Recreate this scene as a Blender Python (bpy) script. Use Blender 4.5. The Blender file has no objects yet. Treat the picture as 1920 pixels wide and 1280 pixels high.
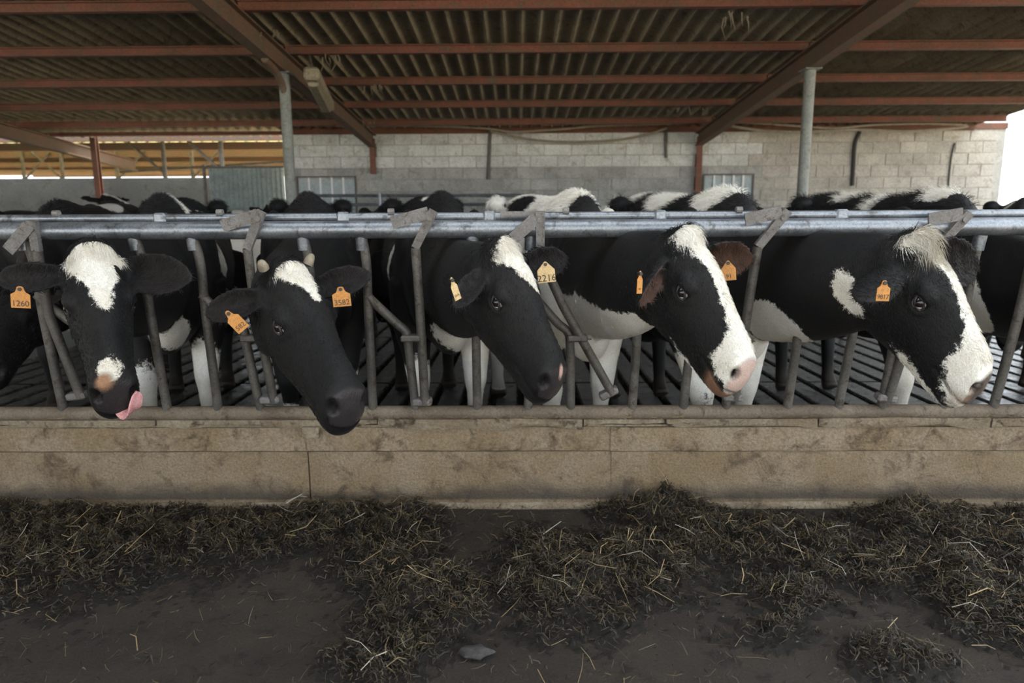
import bpy, bmesh, math, random
import numpy as np
from mathutils import Vector, Matrix, Euler
random.seed(7); rng = np.random.default_rng(7)
R = math.radians
scene = bpy.context.scene
col = scene.collection

# ------------------------------------------------------------------ camera
CAM_H = 1.26; PITCH = 9.9; YAW = 0.58; ROLL = 0.3; FPX = 1280.0
cam_d = bpy.data.cameras.new('camera'); cam = bpy.data.objects.new('camera', cam_d); col.objects.link(cam)
cam_d.sensor_width = 36; cam_d.lens = 24; cam_d.clip_start = 0.05; cam_d.clip_end = 300
CAM_R = (Matrix.Rotation(R(YAW), 3, 'Z') @ Matrix.Rotation(R(90 - PITCH), 3, 'X') @ Matrix.Rotation(R(-ROLL), 3, 'Z'))
cam.matrix_world = Matrix.Translation((0, 0, CAM_H)) @ CAM_R.to_4x4()
cam_d.dof.use_dof = True; cam_d.dof.focus_distance = 2.35; cam_d.dof.aperture_fstop = 2.8
scene.camera = cam

# ------------------------------------------------------------------ sky, sun, exposure
world = bpy.data.worlds.new('sky'); scene.world = world; world.use_nodes = True
bg = world.node_tree.nodes['Background']
bg.inputs[0].default_value = (0.88, 0.95, 1.0, 1); bg.inputs[1].default_value = 1.0
sun_d = bpy.data.lights.new('sun', 'SUN'); sun = bpy.data.objects.new('sun', sun_d); col.objects.link(sun)
sun_d.energy = 4.0; sun_d.color = (1.0, 0.86, 0.62); sun_d.angle = R(2)
sun.rotation_euler = Vector((-0.25, -0.60, -0.76)).to_track_quat('-Z', 'Y').to_euler()
vs = scene.view_settings
vs.view_transform = 'Standard'; vs.look = 'None'; vs.gamma = 1.0; vs.exposure = 2.0; vs.use_curve_mapping = False
scene.cycles.max_bounces = 8; scene.cycles.diffuse_bounces = 5

# ------------------------------------------------------------------ helpers
def ray(px, py):
    v = CAM_R @ Vector(((px - 960) / FPX, (640 - py) / FPX, -1))
    return v
def at(px, py, Y):
    v = ray(px, py); t = Y / v.y
    return Vector((v.x * t, Y, CAM_H + v.z * t))
def ground(px, py, z=0.0):
    v = ray(px, py); t = (z - CAM_H) / v.z
    return Vector((v.x * t, v.y * t, z))
def tag(o, label=None, cat=None, group=None, kind=None):
    if label: o['label'] = label
    if cat: o['category'] = cat
    if group: o['group'] = group
    if kind: o['kind'] = kind
    return o
def empty(name, loc):
    o = bpy.data.objects.new(name, None); col.objects.link(o); o.location = loc; o.empty_display_size = 0.2
    return o
def wloc(o):
    p = Vector((0, 0, 0))
    while o is not None:
        p += o.location; o = o.parent
    return p
class MB:
    """collects shapes given in world coordinates into one mesh"""
    def __init__(s): s.v = []; s.f = []
    def add(s, vs, fs):
        b = len(s.v); s.v += [tuple(v) for v in vs]; s.f += [tuple(b + i for i in f) for f in fs]; return s
    def box(s, c, d, rot=None, bev=0.0):
        c = Vector(c); hx, hy, hz = d[0] / 2, d[1] / 2, d[2] / 2
        vs = [Vector((x, y, z)) for x in (-hx, hx) for y in (-hy, hy) for z in (-hz, hz)]
        if rot is not None: vs = [rot @ v for v in vs]
        return s.add([c + v for v in vs], [(0, 1, 3, 2), (4, 6, 7, 5), (0, 4, 5, 1), (2, 3, 7, 6), (0, 2, 6, 4), (1, 5, 7, 3)])
    def cbox(s, c, d, b, rot=None):
        """box with chamfered front face edges (all edges), 44 tris"""
        c = Vector(c); h = (d[0] / 2, d[1] / 2, d[2] / 2); vs = []; idx = {}
        for a in range(3):
            for sx in (-1, 1):
                for sy in (-1, 1):
                    for sz in (-1, 1):
                        sg = (sx, sy, sz)
                        p = Vector([sg[k] * (h[k] - (0 if k == a else b)) for k in range(3)])
                        idx[(a, sg)] = len(vs); vs.append(rot @ p if rot is not None else p)
        fs = []
        for a in range(3):
            o = [k for k in range(3) if k != a]
            for sg in (-1, 1):
                q = []
                for u, w in ((-1, -1), (1, -1), (1, 1), (-1, 1)):
                    t = [0, 0, 0]; t[a] = sg; t[o[0]] = u; t[o[1]] = w; q.append(idx[(a, tuple(t))])
                fs.append(q)
        for a in range(3):
            o = [k for k in range(3) if k != a]
            for u in (-1, 1):
                for w in (-1, 1):
                    q = []
                    for (ax, e) in ((o[0], -1), (o[0], 1), (o[1], 1), (o[1], -1)):
                        t = [0, 0, 0]; t[o[0]] = u; t[o[1]] = w; t[a] = e; q.append(idx[(ax, tuple(t))])
                    fs.append(q)
        for sx in (-1, 1):
            for sy in (-1, 1):
                for sz in (-1, 1): fs.append([idx[(a, (sx, sy, sz))] for a in range(3)])
        return s.add([c + v for v in vs], fs)
    def tube(s, pts, r, n=12):
        pts = [Vector(p) for p in pts]; k = len(pts)
        rs = r if isinstance(r, (list, tuple)) else [r] * k
        up = None; vs = []; fs = []
        for i, p in enumerate(pts):
            t = (pts[min(i + 1, k - 1)] - pts[max(i - 1, 0)]).normalized()
            if up is None: up = Vector((0, 0, 1)) if abs(t.z) < 0.9 else Vector((1, 0, 0))
            x = up.cross(t).normalized(); up = t.cross(x).normalized()
            for j in range(n):
                a = 2 * math.pi * j / n
                vs.append(p + (x * math.cos(a) + up * math.sin(a)) * rs[i])
        for i in range(k - 1):
            for j in range(n):
                a, b = i * n + j, i * n + (j + 1) % n
                fs.append((a, b, b + n, a + n))
        fs.append(tuple(range(n))[::-1]); fs.append(tuple((k - 1) * n + j for j in range(n)))
        return s.add(vs, fs)
    def prism(s, poly, vec):
        """polygon (list of points) extruded by vec"""
        n = len(poly); vec = Vector(vec); p = [Vector(q) for q in poly]
        return s.add(p + [q + vec for q in p], [tuple(range(n))[::-1], tuple(range(n, 2 * n))] + [(i, (i + 1) % n, n + (i + 1) % n, n + i) for i in range(n)])
    def mesh(s, name, m=None, smooth=False, off=Vector((0, 0, 0))):
        me = bpy.data.meshes.new(name)
        me.from_pydata([(v[0] - off[0], v[1] - off[1], v[2] - off[2]) for v in s.v], [], s.f)
        bm = bmesh.new(); bm.from_mesh(me); bmesh.ops.recalc_face_normals(bm, faces=bm.faces); bm.to_mesh(me); bm.free()
        if m: me.materials.append(m)
        if smooth:
            me.polygons.foreach_set('use_smooth', [True] * len(me.polygons))
            try: me.set_sharp_from_angle(angle=R(40))
            except Exception: pass
        return me
    def build(s, name, m, parent=None, smooth=False, org=None):
        off = wloc(parent) if parent else (Vector(org) if org is not None else Vector((0, 0, 0)))
        o = bpy.data.objects.new(name, s.mesh(name, m, smooth, off)); col.objects.link(o)
        if parent: o.parent = parent
        elif org is not None: o.location = org
        return o
def link_mesh(name, me, loc, parent=None, rot=None):
    o = bpy.data.objects.new(name, me); col.objects.link(o)
    if parent: o.parent = parent; o.location = Vector(loc) - wloc(parent)
    else: o.location = loc
    if rot is not None: o.rotation_euler = rot
    return o
def bez(p0, p1, p2, p3, n):
    return [p0 * (1 - t) ** 3 + p1 * 3 * t * (1 - t) ** 2 + p2 * 3 * t * t * (1 - t) + p3 * t ** 3 for t in [i / (n - 1) for i in range(n)]]

# ------------------------------------------------------------------ materials
def new_mat(name):
    m = bpy.data.materials.new(name); m.use_nodes = True
    nt = m.node_tree; return m, nt, nt.nodes['Principled BSDF']
def N(nt, t, **kw):
    n = nt.nodes.new(t)
    for k, v in kw.items(): setattr(n, k, v)
    return n
def mix_rgb(nt, fac, a, b, blend='MIX'):
    n = nt.nodes.new('ShaderNodeMix'); n.data_type = 'RGBA'; n.blend_type = blend
    for sock, val in ((n.inputs[0], fac), (n.inputs[6], a), (n.inputs[7], b)):
        if isinstance(val, bpy.types.NodeSocket): nt.links.new(val, sock)
        elif isinstance(val, (int, float)): sock.default_value = val
        else: sock.default_value = (*val, 1)
    return n.outputs[2]
def noise(nt, scale, detail=6, rough=0.6, vec=None, dist=0.0):
    n = N(nt, 'ShaderNodeTexNoise'); n.inputs['Scale'].default_value = scale
    n.inputs['Detail'].default_value = detail; n.inputs['Roughness'].default_value = rough; n.inputs['Distortion'].default_value = dist
    if vec: nt.links.new(vec, n.inputs['Vector'])
    return n.outputs['Fac']
def ramp(nt, val, lo, hi):
    n = N(nt, 'ShaderNodeMapRange', interpolation_type='SMOOTHSTEP'); nt.links.new(val, n.inputs[0])
    n.inputs[1].default_value = lo; n.inputs[2].default_value = hi
    return n.outputs[0]
def coords(nt, kind='Object', scale=(1, 1, 1)):
    tc = N(nt, 'ShaderNodeTexCoord'); mp = N(nt, 'ShaderNodeMapping'); mp.inputs['Scale'].default_value = scale
    if kind == 'World':
        g = N(nt, 'ShaderNodeNewGeometry'); nt.links.new(g.outputs['Position'], mp.inputs[0])
    else: nt.links.new(tc.outputs[kind], mp.inputs[0])
    return mp.outputs[0]
def surf(name, c1, c2, c3=None, scale=4, fine=60, rough=0.8, bump=0.3, metal=0.0, stretch=(1, 1, 1), spot=(0.52, 0.68), rand=0.0, bdist=0.01, rvar=0.15, spec=0.5):
    m, nt, b = new_mat(name); v = coords(nt, 'World', stretch)
    n1 = noise(nt, scale, 8, 0.65, v); n2 = noise(nt, fine, 6, 0.7, v); n3 = noise(nt, scale * 2.7, 8, 0.7, v, 0.5)
    c = mix_rgb(nt, ramp(nt, n1, 0.35, 0.65), c1, c2)
    if c3 is not None: c = mix_rgb(nt, ramp(nt, n3, *spot), c, c3)
    k = N(nt, 'ShaderNodeMapRange'); nt.links.new(n2, k.inputs[0]); k.inputs[1].default_value = 0.2; k.inputs[2].default_value = 0.8
    k.inputs[3].default_value = 0.5; k.inputs[4].default_value = 1.4
    c = mix_rgb(nt, 1.0, c, k.outputs[0], 'MULTIPLY')
    if rand:
        oi = N(nt, 'ShaderNodeObjectInfo'); q = N(nt, 'ShaderNodeMapRange'); nt.links.new(oi.outputs['Random'], q.inputs[0])
        q.inputs[3].default_value = 1 - rand; q.inputs[4].default_value = 1 + rand
        c = mix_rgb(nt, 1.0, c, q.outputs[0], 'MULTIPLY')
    nt.links.new(c, b.inputs['Base Color']); b.inputs['Metallic'].default_value = metal
    rr = N(nt, 'ShaderNodeMapRange'); nt.links.new(n1, rr.inputs[0]); rr.inputs[1].default_value = 0.3; rr.inputs[2].default_value = 0.7
    rr.inputs[3].default_value = max(0.05, rough - rvar); rr.inputs[4].default_value = min(1, rough + rvar); nt.links.new(rr.outputs[0], b.inputs['Roughness'])
    b.inputs['Specular IOR Level'].default_value = spec
    if bump:
        bp = N(nt, 'ShaderNodeBump'); bp.inputs['Strength'].default_value = bump; bp.inputs['Distance'].default_value = bdist
        mx = N(nt, 'ShaderNodeMath', operation='ADD'); nt.links.new(n2, mx.inputs[0]); nt.links.new(n3, mx.inputs[1]); nt.links.new(mx.outputs[0], bp.inputs['Height'])
        nt.links.new(bp.outputs[0], b.inputs['Normal'])
    return m
def plain(name, c, rough=0.5, metal=0.0, spec=0.5):
    m, nt, b = new_mat(name); b.inputs['Base Color'].default_value = (*c, 1); b.inputs['Roughness'].default_value = rough
    b.inputs['Metallic'].default_value = metal; b.inputs['Specular IOR Level'].default_value = spec
    return m
M = {}
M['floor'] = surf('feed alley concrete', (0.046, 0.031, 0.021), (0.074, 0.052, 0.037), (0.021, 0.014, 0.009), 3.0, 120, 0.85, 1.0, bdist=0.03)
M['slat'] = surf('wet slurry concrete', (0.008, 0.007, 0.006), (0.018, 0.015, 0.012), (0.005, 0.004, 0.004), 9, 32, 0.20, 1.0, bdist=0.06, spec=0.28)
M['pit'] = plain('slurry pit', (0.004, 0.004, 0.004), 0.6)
M['curb'] = surf('weathered curb concrete', (0.43, 0.305, 0.175), (0.52, 0.41, 0.285), (0.17, 0.115, 0.068), 3.2, 85, 0.9, 1.0, bdist=0.03, spot=(0.5, 0.68))
def splash(m, z0, z1, c):
    nt = m.node_tree; b = nt.nodes['Principled BSDF']; src = b.inputs['Base Color'].links[0].from_socket
    g = N(nt, 'ShaderNodeNewGeometry'); sx = N(nt, 'ShaderNodeSeparateXYZ'); nt.links.new(g.outputs['Position'], sx.inputs[0])
    v = coords(nt, 'World', (1, 1, 2)); n1 = noise(nt, 1.6, 8, .7, v, .4); a = N(nt, 'ShaderNodeMath', operation='MULTIPLY_ADD'); nt.links.new(n1, a.inputs[0]); a.inputs[1].default_value = -0.22; nt.links.new(sx.outputs[2], a.inputs[2])
    up = ramp(nt, a.outputs[0], z1 - .11, z0 - .11); lo = ramp(nt, sx.outputs[2], 0.035, 0.05); mu = N(nt, 'ShaderNodeMath', operation='MULTIPLY'); nt.links.new(up, mu.inputs[0]); nt.links.new(lo, mu.inputs[1])
    m2 = N(nt, 'ShaderNodeMath', operation='MULTIPLY'); nt.links.new(mu.outputs[0], m2.inputs[0]); m2.inputs[1].default_value = 0.8
    nt.links.new(mix_rgb(nt, m2.outputs[0], src, c), b.inputs['Base Color'])
M['curb_low'] = surf('stained curb concrete', (0.41, 0.29, 0.165), (0.50, 0.385, 0.26), (0.18, 0.125, 0.078), 2.8, 100, 0.9, 1.0, bdist=0.035, spot=(0.5, 0.7))
M['cap'] = surf('crumbling mortar', (0.31, 0.235, 0.155), (0.42, 0.345, 0.25), (0.10, 0.07, 0.044), 6, 60, 0.9, 1.0, bdist=0.02)
splash(M['curb_low'], 0.055, 0.14, (0.085, 0.070, 0.058))
M['galv'] = surf('galvanised steel', (0.20, 0.22, 0.25), (0.29, 0.31, 0.34), (0.11, 0.11, 0.115), 7, 120, 0.42, 0.15, metal=0.75, bdist=0.003)
M['galv_dirty'] = surf('dirty galvanised steel', (0.085, 0.078, 0.070), (0.14, 0.128, 0.115), (0.055, 0.042, 0.030), 9, 120, 0.55, 0.35, metal=0.35, bdist=0.004)
M['galv_rust'] = surf('rusty galvanised plate', (0.165, 0.155, 0.15), (0.24, 0.23, 0.225), (0.105, 0.075, 0.055), 14, 150, 0.65, 0.4, metal=0.3, bdist=0.003)
M['bottom_rail'] = surf('muddy steel tube', (0.12, 0.09, 0.063), (0.19, 0.15, 0.11), (0.06, 0.045, 0.033), 6, 90, 0.7, 0.5, bdist=0.006)
M['rust'] = surf('red lead painted steel', (0.20, 0.070, 0.046), (0.15, 0.075, 0.050), (0.115, 0.088, 0.060), 3, 45, 0.8, 0.4, rand=0.1, bdist=0.004)
M['rafter'] = surf('dusty red rafter steel', (0.15, 0.085, 0.058), (0.13, 0.10, 0.07), (0.20, 0.085, 0.05), 4, 50, 0.85, 0.5, bdist=0.006)
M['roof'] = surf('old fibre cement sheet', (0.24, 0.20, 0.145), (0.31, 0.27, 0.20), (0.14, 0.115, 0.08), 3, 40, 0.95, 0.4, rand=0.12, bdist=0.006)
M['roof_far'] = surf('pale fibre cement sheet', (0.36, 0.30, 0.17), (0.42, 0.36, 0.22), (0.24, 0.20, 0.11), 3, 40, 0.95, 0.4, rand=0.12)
M['post'] = surf('grey painted post', (0.20, 0.215, 0.195), (0.26, 0.27, 0.25), (0.15, 0.14, 0.11), 5, 70, 0.6, 0.2)
M['mortar'] = surf('mortar', (0.35, 0.34, 0.31), (0.43, 0.42, 0.39), (0.28, 0.26, 0.22), 3, 60, 0.95, 0.5)
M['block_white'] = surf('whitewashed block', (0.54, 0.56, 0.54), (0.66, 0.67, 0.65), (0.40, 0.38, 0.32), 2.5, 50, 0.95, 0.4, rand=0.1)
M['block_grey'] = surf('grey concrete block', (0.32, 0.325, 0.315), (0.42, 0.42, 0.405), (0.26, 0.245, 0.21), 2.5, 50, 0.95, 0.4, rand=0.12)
M['block_beige'] = surf('beige concrete block', (0.38, 0.355, 0.315), (0.47, 0.445, 0.40), (0.31, 0.275, 0.23), 2.5, 50, 0.95, 0.4, rand=0.08)
M['low_wall'] = surf('dirty rendered wall', (0.13, 0.13, 0.12), (0.18, 0.175, 0.16), (0.10, 0.095, 0.085), 1.5, 40, 0.95, 0.4)
M['sheet'] = surf('pale sheet metal', (0.34, 0.40, 0.42), (0.42, 0.48, 0.50), (0.28, 0.31, 0.31), 4, 40, 0.6, 0.1, metal=0.1)
M['sheet_rib'] = plain('white gate tube', (0.72, 0.74, 0.74), 0.5)
M['sheet_dark'] = surf('grey corrugated door', (0.20, 0.25, 0.25), (0.27, 0.32, 0.32), (0.16, 0.18, 0.17), 4, 40, 0.6, 0.1, metal=0.1)
M['hose'] = plain('black hose', (0.03, 0.03, 0.028), 0.7)
M['cable'] = surf('dusty cable', (0.24, 0.21, 0.16), (0.32, 0.28, 0.22), None, 9, 80, 0.9, 0.2)
M['lamp'] = surf('dusty lamp housing', (0.24, 0.20, 0.14), (0.31, 0.27, 0.19), (0.17, 0.14, 0.09), 8, 60, 0.9, 0.4)
M['cobweb'] = surf('dusty cobweb', (0.21, 0.175, 0.12), (0.27, 0.23, 0.16), None, 20, 90, 1.0, 0.3)
M['bulb'] = plain('dusty glass bulb', (0.75, 0.72, 0.62), 0.2)
M['yard'] = surf('pale yard ground', (0.55, 0.47, 0.33), (0.62, 0.54, 0.40), None, 1, 20, 0.95, 0.3)
M['barn_wall'] = surf('weathered barn board', (0.16, 0.14, 0.11), (0.20, 0.18, 0.15), None, 2, 30, 0.9, 0.3)
M['tag'] = surf('orange ear tag plastic', (0.50, 0.205, 0.035), (0.54, 0.235, 0.05), (0.42, 0.17, 0.03), 30, 200, 0.5, 0.05)
M['tag_pale'] = surf('faded ear tag plastic', (0.62, 0.43, 0.20), (0.66, 0.48, 0.25), (0.50, 0.33, 0.14), 30, 200, 0.5, 0.05)
M['ink'] = plain('tag print', (0.06, 0.035, 0.02), 0.6)
M['stud'] = plain('dark tag stud', (0.02, 0.018, 0.016), 0.4)
M['horn'] = surf('horn', (0.30, 0.25, 0.18), (0.20, 0.17, 0.13), None, 30, 120, 0.55, 0.3)
M['tongue'] = surf('wet tongue', (0.62, 0.27, 0.28), (0.72, 0.37, 0.37), None, 20, 160, 0.32, 0.4, bdist=0.004)
M['hoof'] = surf('hoof', (0.05, 0.04, 0.032), (0.09, 0.075, 0.06), None, 10, 60, 0.7, 0.3)
M['eye'] = plain('dark cow eye', (0.012, 0.008, 0.010), 0.06)
M['sclera'] = plain('eye white', (0.62, 0.57, 0.58), 0.12)
M['lid'] = plain('eyelid skin', (0.016, 0.014, 0.014), 0.5)
M['dry_straw'] = surf('dry straw', (0.16, 0.115, 0.055), (0.22, 0.17, 0.09), None, 30, 100, 0.8, 0.0)
M['stone'] = surf('grey stone', (0.035, 0.032, 0.032), (0.055, 0.05, 0.05), None, 20, 80, 0.8, 0.5)

def fibreglass():
    m, nt, b = new_mat('yellowed translucent sheet'); nt.nodes.remove(b); out = nt.nodes['Material Output']
    v = coords(nt, 'World'); n1 = noise(nt, 3, 6, .6, v); c = mix_rgb(nt, ramp(nt, n1, .35, .65), (0.96, 0.93, 0.76), (0.90, 0.84, 0.60))
    d = N(nt, 'ShaderNodeBsdfDiffuse'); t = N(nt, 'ShaderNodeBsdfTranslucent'); mx = N(nt, 'ShaderNodeMixShader'); mx.inputs[0].default_value = 0.55
    nt.links.new(c, d.inputs[0]); nt.links.new(c, t.inputs[0]); nt.links.new(d.outputs[0], mx.inputs[1]); nt.links.new(t.outputs[0], mx.inputs[2]); nt.links.new(mx.outputs[0], out.inputs[0])
    return m
M['fibreglass'] = fibreglass()
def coat_material():
    m, nt, b = new_mat('cow coat')
    v = coords(nt, 'World')
    at_p = N(nt, 'ShaderNodeAttribute', attribute_name='patch'); at_t = N(nt, 'ShaderNodeAttribute', attribute_name='tint'); at_w = N(nt, 'ShaderNodeAttribute', attribute_name='wet')
    n1 = noise(nt, 45, 4, 0.6, v); n2 = noise(nt, 220, 3, 0.6, v)
    def ma(op, a, bb):
        x = N(nt, 'ShaderNodeMath', operation=op)
        for i, q in enumerate((a, bb)):
            if isinstance(q, bpy.types.NodeSocket): nt.links.new(q, x.inputs[i])
            else: x.inputs[i].default_value = q
        return x.outputs[0]
    n0 = noise(nt, 13, 3, 0.5, v)
    f = ma('ADD', ma('ADD', at_p.outputs['Fac'], ma('MULTIPLY', ma('SUBTRACT', n0, 0.5), 0.028)), ma('ADD', ma('MULTIPLY', ma('SUBTRACT', n1, 0.5), 0.045), ma('MULTIPLY', ma('SUBTRACT', n2, 0.5), 0.025)))
    fac = ramp(nt, f, -0.006, 0.006)
    nb = noise(nt, 6, 5, 0.6, v)
    black = mix_rgb(nt, ramp(nt, nb, 0.35, 0.7), (0.0055, 0.0056, 0.0066), (0.0105, 0.0098, 0.0098))
    white = mix_rgb(nt, ramp(nt, nb, 0.35, 0.7), (0.80, 0.775, 0.72), (0.70, 0.65, 0.565))
    c = mix_rgb(nt, fac, black, white)
    c = mix_rgb(nt, at_t.outputs['Alpha'], c, at_t.outputs['Color'])
    k = N(nt, 'ShaderNodeMapRange'); nt.links.new(n2, k.inputs[0]); k.inputs[1].default_value = 0.25; k.inputs[2].default_value = 0.75; k.inputs[3].default_value = 0.75; k.inputs[4].default_value = 1.2
    c = mix_rgb(nt, 1.0, c, k.outputs[0], 'MULTIPLY')
    nt.links.new(c, b.inputs['Base Color'])
    ro = N(nt, 'ShaderNodeMapRange'); nt.links.new(at_w.outputs['Fac'], ro.inputs[0]); ro.inputs[3].default_value = 0.58; ro.inputs[4].default_value = 0.2
    nt.links.new(ro.outputs[0], b.inputs['Roughness'])
    b.inputs['Specular IOR Level'].default_value = 0.22
    b.inputs['Sheen Weight'].default_value = 0.03; b.inputs['Sheen Roughness'].default_value = 0.4
    bp = N(nt, 'ShaderNodeBump'); bp.inputs['Strength'].default_value = 0.7; bp.inputs['Distance'].default_value = 0.004
    vs2 = coords(nt, 'World', (1, 1, 0.35)); n4 = noise(nt, 260, 3, 0.6, vs2); nt.links.new(n4, bp.inputs['Height']); nt.links.new(bp.outputs[0], b.inputs['Normal'])
    return m
M['coat'] = coat_material()
def straw_material():
    m, nt, b = new_mat('silage straw')
    a = N(nt, 'ShaderNodeAttribute', attribute_name='tint'); nt.links.new(a.outputs['Color'], b.inputs['Base Color'])
    b.inputs['Roughness'].default_value = 0.6
    return m
M['straw'] = straw_material()
M['silage'] = surf('damp silage', (0.014, 0.0105, 0.007), (0.026, 0.019, 0.012), (0.008, 0.006, 0.0045), 12, 150, 0.85, 1.0, bdist=0.02)

# ================================================================== STRUCTURE
# feed alley floor
mb = MB(); mb.box((0, -0.9, -0.1), (30, 7.6, 0.2)); tag(mb.build('floor', M['floor']), kind='structure')
# slatted floor of the cow alley: pit + concrete slats
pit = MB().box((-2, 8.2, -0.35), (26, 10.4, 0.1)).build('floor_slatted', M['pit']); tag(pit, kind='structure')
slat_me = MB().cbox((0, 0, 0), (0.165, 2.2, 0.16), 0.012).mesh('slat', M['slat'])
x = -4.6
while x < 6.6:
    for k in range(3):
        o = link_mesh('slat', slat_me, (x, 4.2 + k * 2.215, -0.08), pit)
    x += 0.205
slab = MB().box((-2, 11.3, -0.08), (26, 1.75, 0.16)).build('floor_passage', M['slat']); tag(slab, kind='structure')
yard = MB().box((0, 62, -0.25), (240, 98, 0.1)).build('floor_yard', M['yard']); tag(yard, kind='structure')
yard3 = MB().box((0, -54.8, -0.25), (240, 100, 0.1)).build('floor_yard_front', M['yard']); tag(yard3, kind='structure')
yard2 = MB().box((61.5, 4, -0.26), (103, 60, 0.1)).build('floor_yard_side', M['yard']); tag(yard2, kind='structure')

# curb wall: rough concrete bands with joints
CY = 2.885; CT = 0.425
curb = MB().box((0.3, CY + 0.13, 0.19), (12.0, 0.22, 0.38)).build('wall_curb', M['cap']); tag(curb, kind='structure')
def rough_panel(x0, x1, z0, z1, y0, amp, name, m, seed, nx=None, ragged=0.0):
    """front-facing slab with uneven face, real thickness"""
    r = np.random.default_rng(seed); nx = nx or max(6, int((x1 - x0) / 0.04)); nz = max(3, int((z1 - z0) / 0.03))
    g = r.normal(0, 1, (nz + 1, nx + 1))
    for _ in range(2):
        g[:, 1:-1] = (g[:, :-2] + g[:, 1:-1] + g[:, 2:]) / 3; g[1:-1] = (g[:-2] + g[1:-1] + g[2:]) / 3
    edge = r.normal(0, 1, nx + 1); edge2 = r.normal(0, 1, nx + 1)
    for _ in range(2): edge[1:-1] = (edge[:-2] + edge[1:-1] + edge[2:]) / 3
    vs = []; fs = []
    for i in range(nz + 1):
        for j in range(nx + 1):
            z = z0 + (z1 - z0) * i / nz
            if i == 0: z += edge[j] * ragged
            e = 0.006 if i in (0, nz) or j in (0, nx) else 0
            vs.append((x0 + (x1 - x0) * j / nx, y0 + e + amp * g[i, j], z))
    for i in range(nz):
        for j in range(nx):
            a = i * (nx + 1) + j; fs.append((a, a + 1, a + nx + 2, a + nx + 1))
    nb = len(vs)
    rim = [j for j in range(nx + 1)] + [i * (nx + 1) + nx for i in range(1, nz + 1)] + [nz * (nx + 1) + j for j in range(nx - 1, -1, -1)] + [i * (nx + 1) for i in range(nz - 1, 0, -1)]
    for k in rim: vs.append((vs[k][0], y0 + 0.05, vs[k][2]))
    n = len(rim)
    for k in range(n): fs.append((rim[k], nb + k, nb + (k + 1) % n, rim[(k + 1) % n]))
    fs.append(tuple(nb + k for k in range(n)))
    o = MB().add(vs, fs).build(name, m, curb, smooth=True)
    return o
xj = ground(585, 950).x
zmid = 0.262
for i, (a, b_) in enumerate(((-5.7, -3.4), (-3.395, xj - 0.003), (xj + 0.003, 0.4062), (0.4068, 2.42), (2.425, 6.2))):
    rough_panel(a, b_, 0.0, zmid, CY - 0.004, 0.0040, 'lower_panel', M['curb_low'], 10 + i)
for i, (a, b_) in enumerate(((-5.7, -2.9), (-2.895, -0.012 + xj), (xj - 0.008, 0.4012), (0.4018, 2.41), (2.415, 6.2))):
    rough_panel(a, b_, zmid + 0.003, 0.372, CY + (0.004 if i < 3 else -0.006), 0.0045, 'upper_panel', M['curb'], 30 + i)
xs = [-5.7, -4.2, -2.7, -1.6, -0.62, 0.28, 0.64, 1.30, 2.05, 3.1, 6.2]
for i in range(len(xs) - 1):
    rough_panel(xs[i] + 0.004, xs[i + 1] - 0.004, 0.372 + 0.004, CT, CY - 0.008 - 0.012 * (i % 3 == 1), 0.009, 'cap_segment', M['cap'], 50 + i, ragged=0.014)
base = rough_panel(-5.7, 6.2, -0.01, 0.03, CY - 0.014, 0.005, 'base_fillet', M['cap'], 77, nx=220)
MB().box((ground(690, 812).x + 0.01, CY - 0.006, 0.36), (0.07, 0.05, 0.05)).build('concrete_patch', M['cap'], curb)

# back wall with blocks
WY = 12.0; BX0 = -3.95; BX1 = 8.2; WTOP = 2.76
wall = MB().box(((BX0 + BX1) / 2, WY + 0.079, WTOP / 2), (BX1 - BX0, 0.2, WTOP)).build('wall_back', M['mortar']); tag(wall, kind='structure')
bl_me = {k: MB().cbox((0, 0, 0), (0.452, 0.06, 0.182), 0.006).mesh('block', M[k]) for k in ('block_white', 'block_grey', 'block_beige')}
hf_me = {k: MB().cbox((0, 0, 0), (0.222, 0.06, 0.182), 0.006).mesh('block', M[k]) for k in ('block_white', 'block_grey', 'block_beige')}
gates = ((-3.85, -2.78), (3.12, 4.02))
for r_ in range(8):
    z = WTOP - 0.098 - 0.192 * r_; x = BX0 + (0.115 if r_ % 2 else 0.23)
    if r_ % 2: pass
    first = True
    while x < BX1 - 0.1:
        half = (r_ % 2 == 1 and first)
        w = 0.222 if half else 0.452
        cx = x if not first else BX0 + w / 2 + 0.004
        if first: x = BX0 + w / 2 + 0.004; cx = x
        if cx + w / 2 > BX1:
            if BX1 - (cx - w / 2) < 0.21: break
            half = True; cx = cx - w / 2 + 0.111; w = 0.222
        skip = any(a < cx < b_ for a, b_ in gates) and r_ >= 4
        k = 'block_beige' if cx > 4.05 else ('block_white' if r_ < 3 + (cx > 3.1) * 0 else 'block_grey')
        if not skip:
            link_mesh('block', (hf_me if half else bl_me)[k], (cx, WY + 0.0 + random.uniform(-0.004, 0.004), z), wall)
        x = cx + w / 2 + 0.010 + 0.226; first = False
plate = MB().box(((BX0 + BX1) / 2, WY, WTOP + 0.05), (BX1 - BX0, 0.12, 0.10)).build('wall_plate', M['rust'], wall)

# side and rear enclosure, outside the picture
tag(MB().box((-22.2, 8, 1.6), (0.2, 30, 4.2)).build('wall_left', M['barn_wall']), kind='structure')

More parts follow.
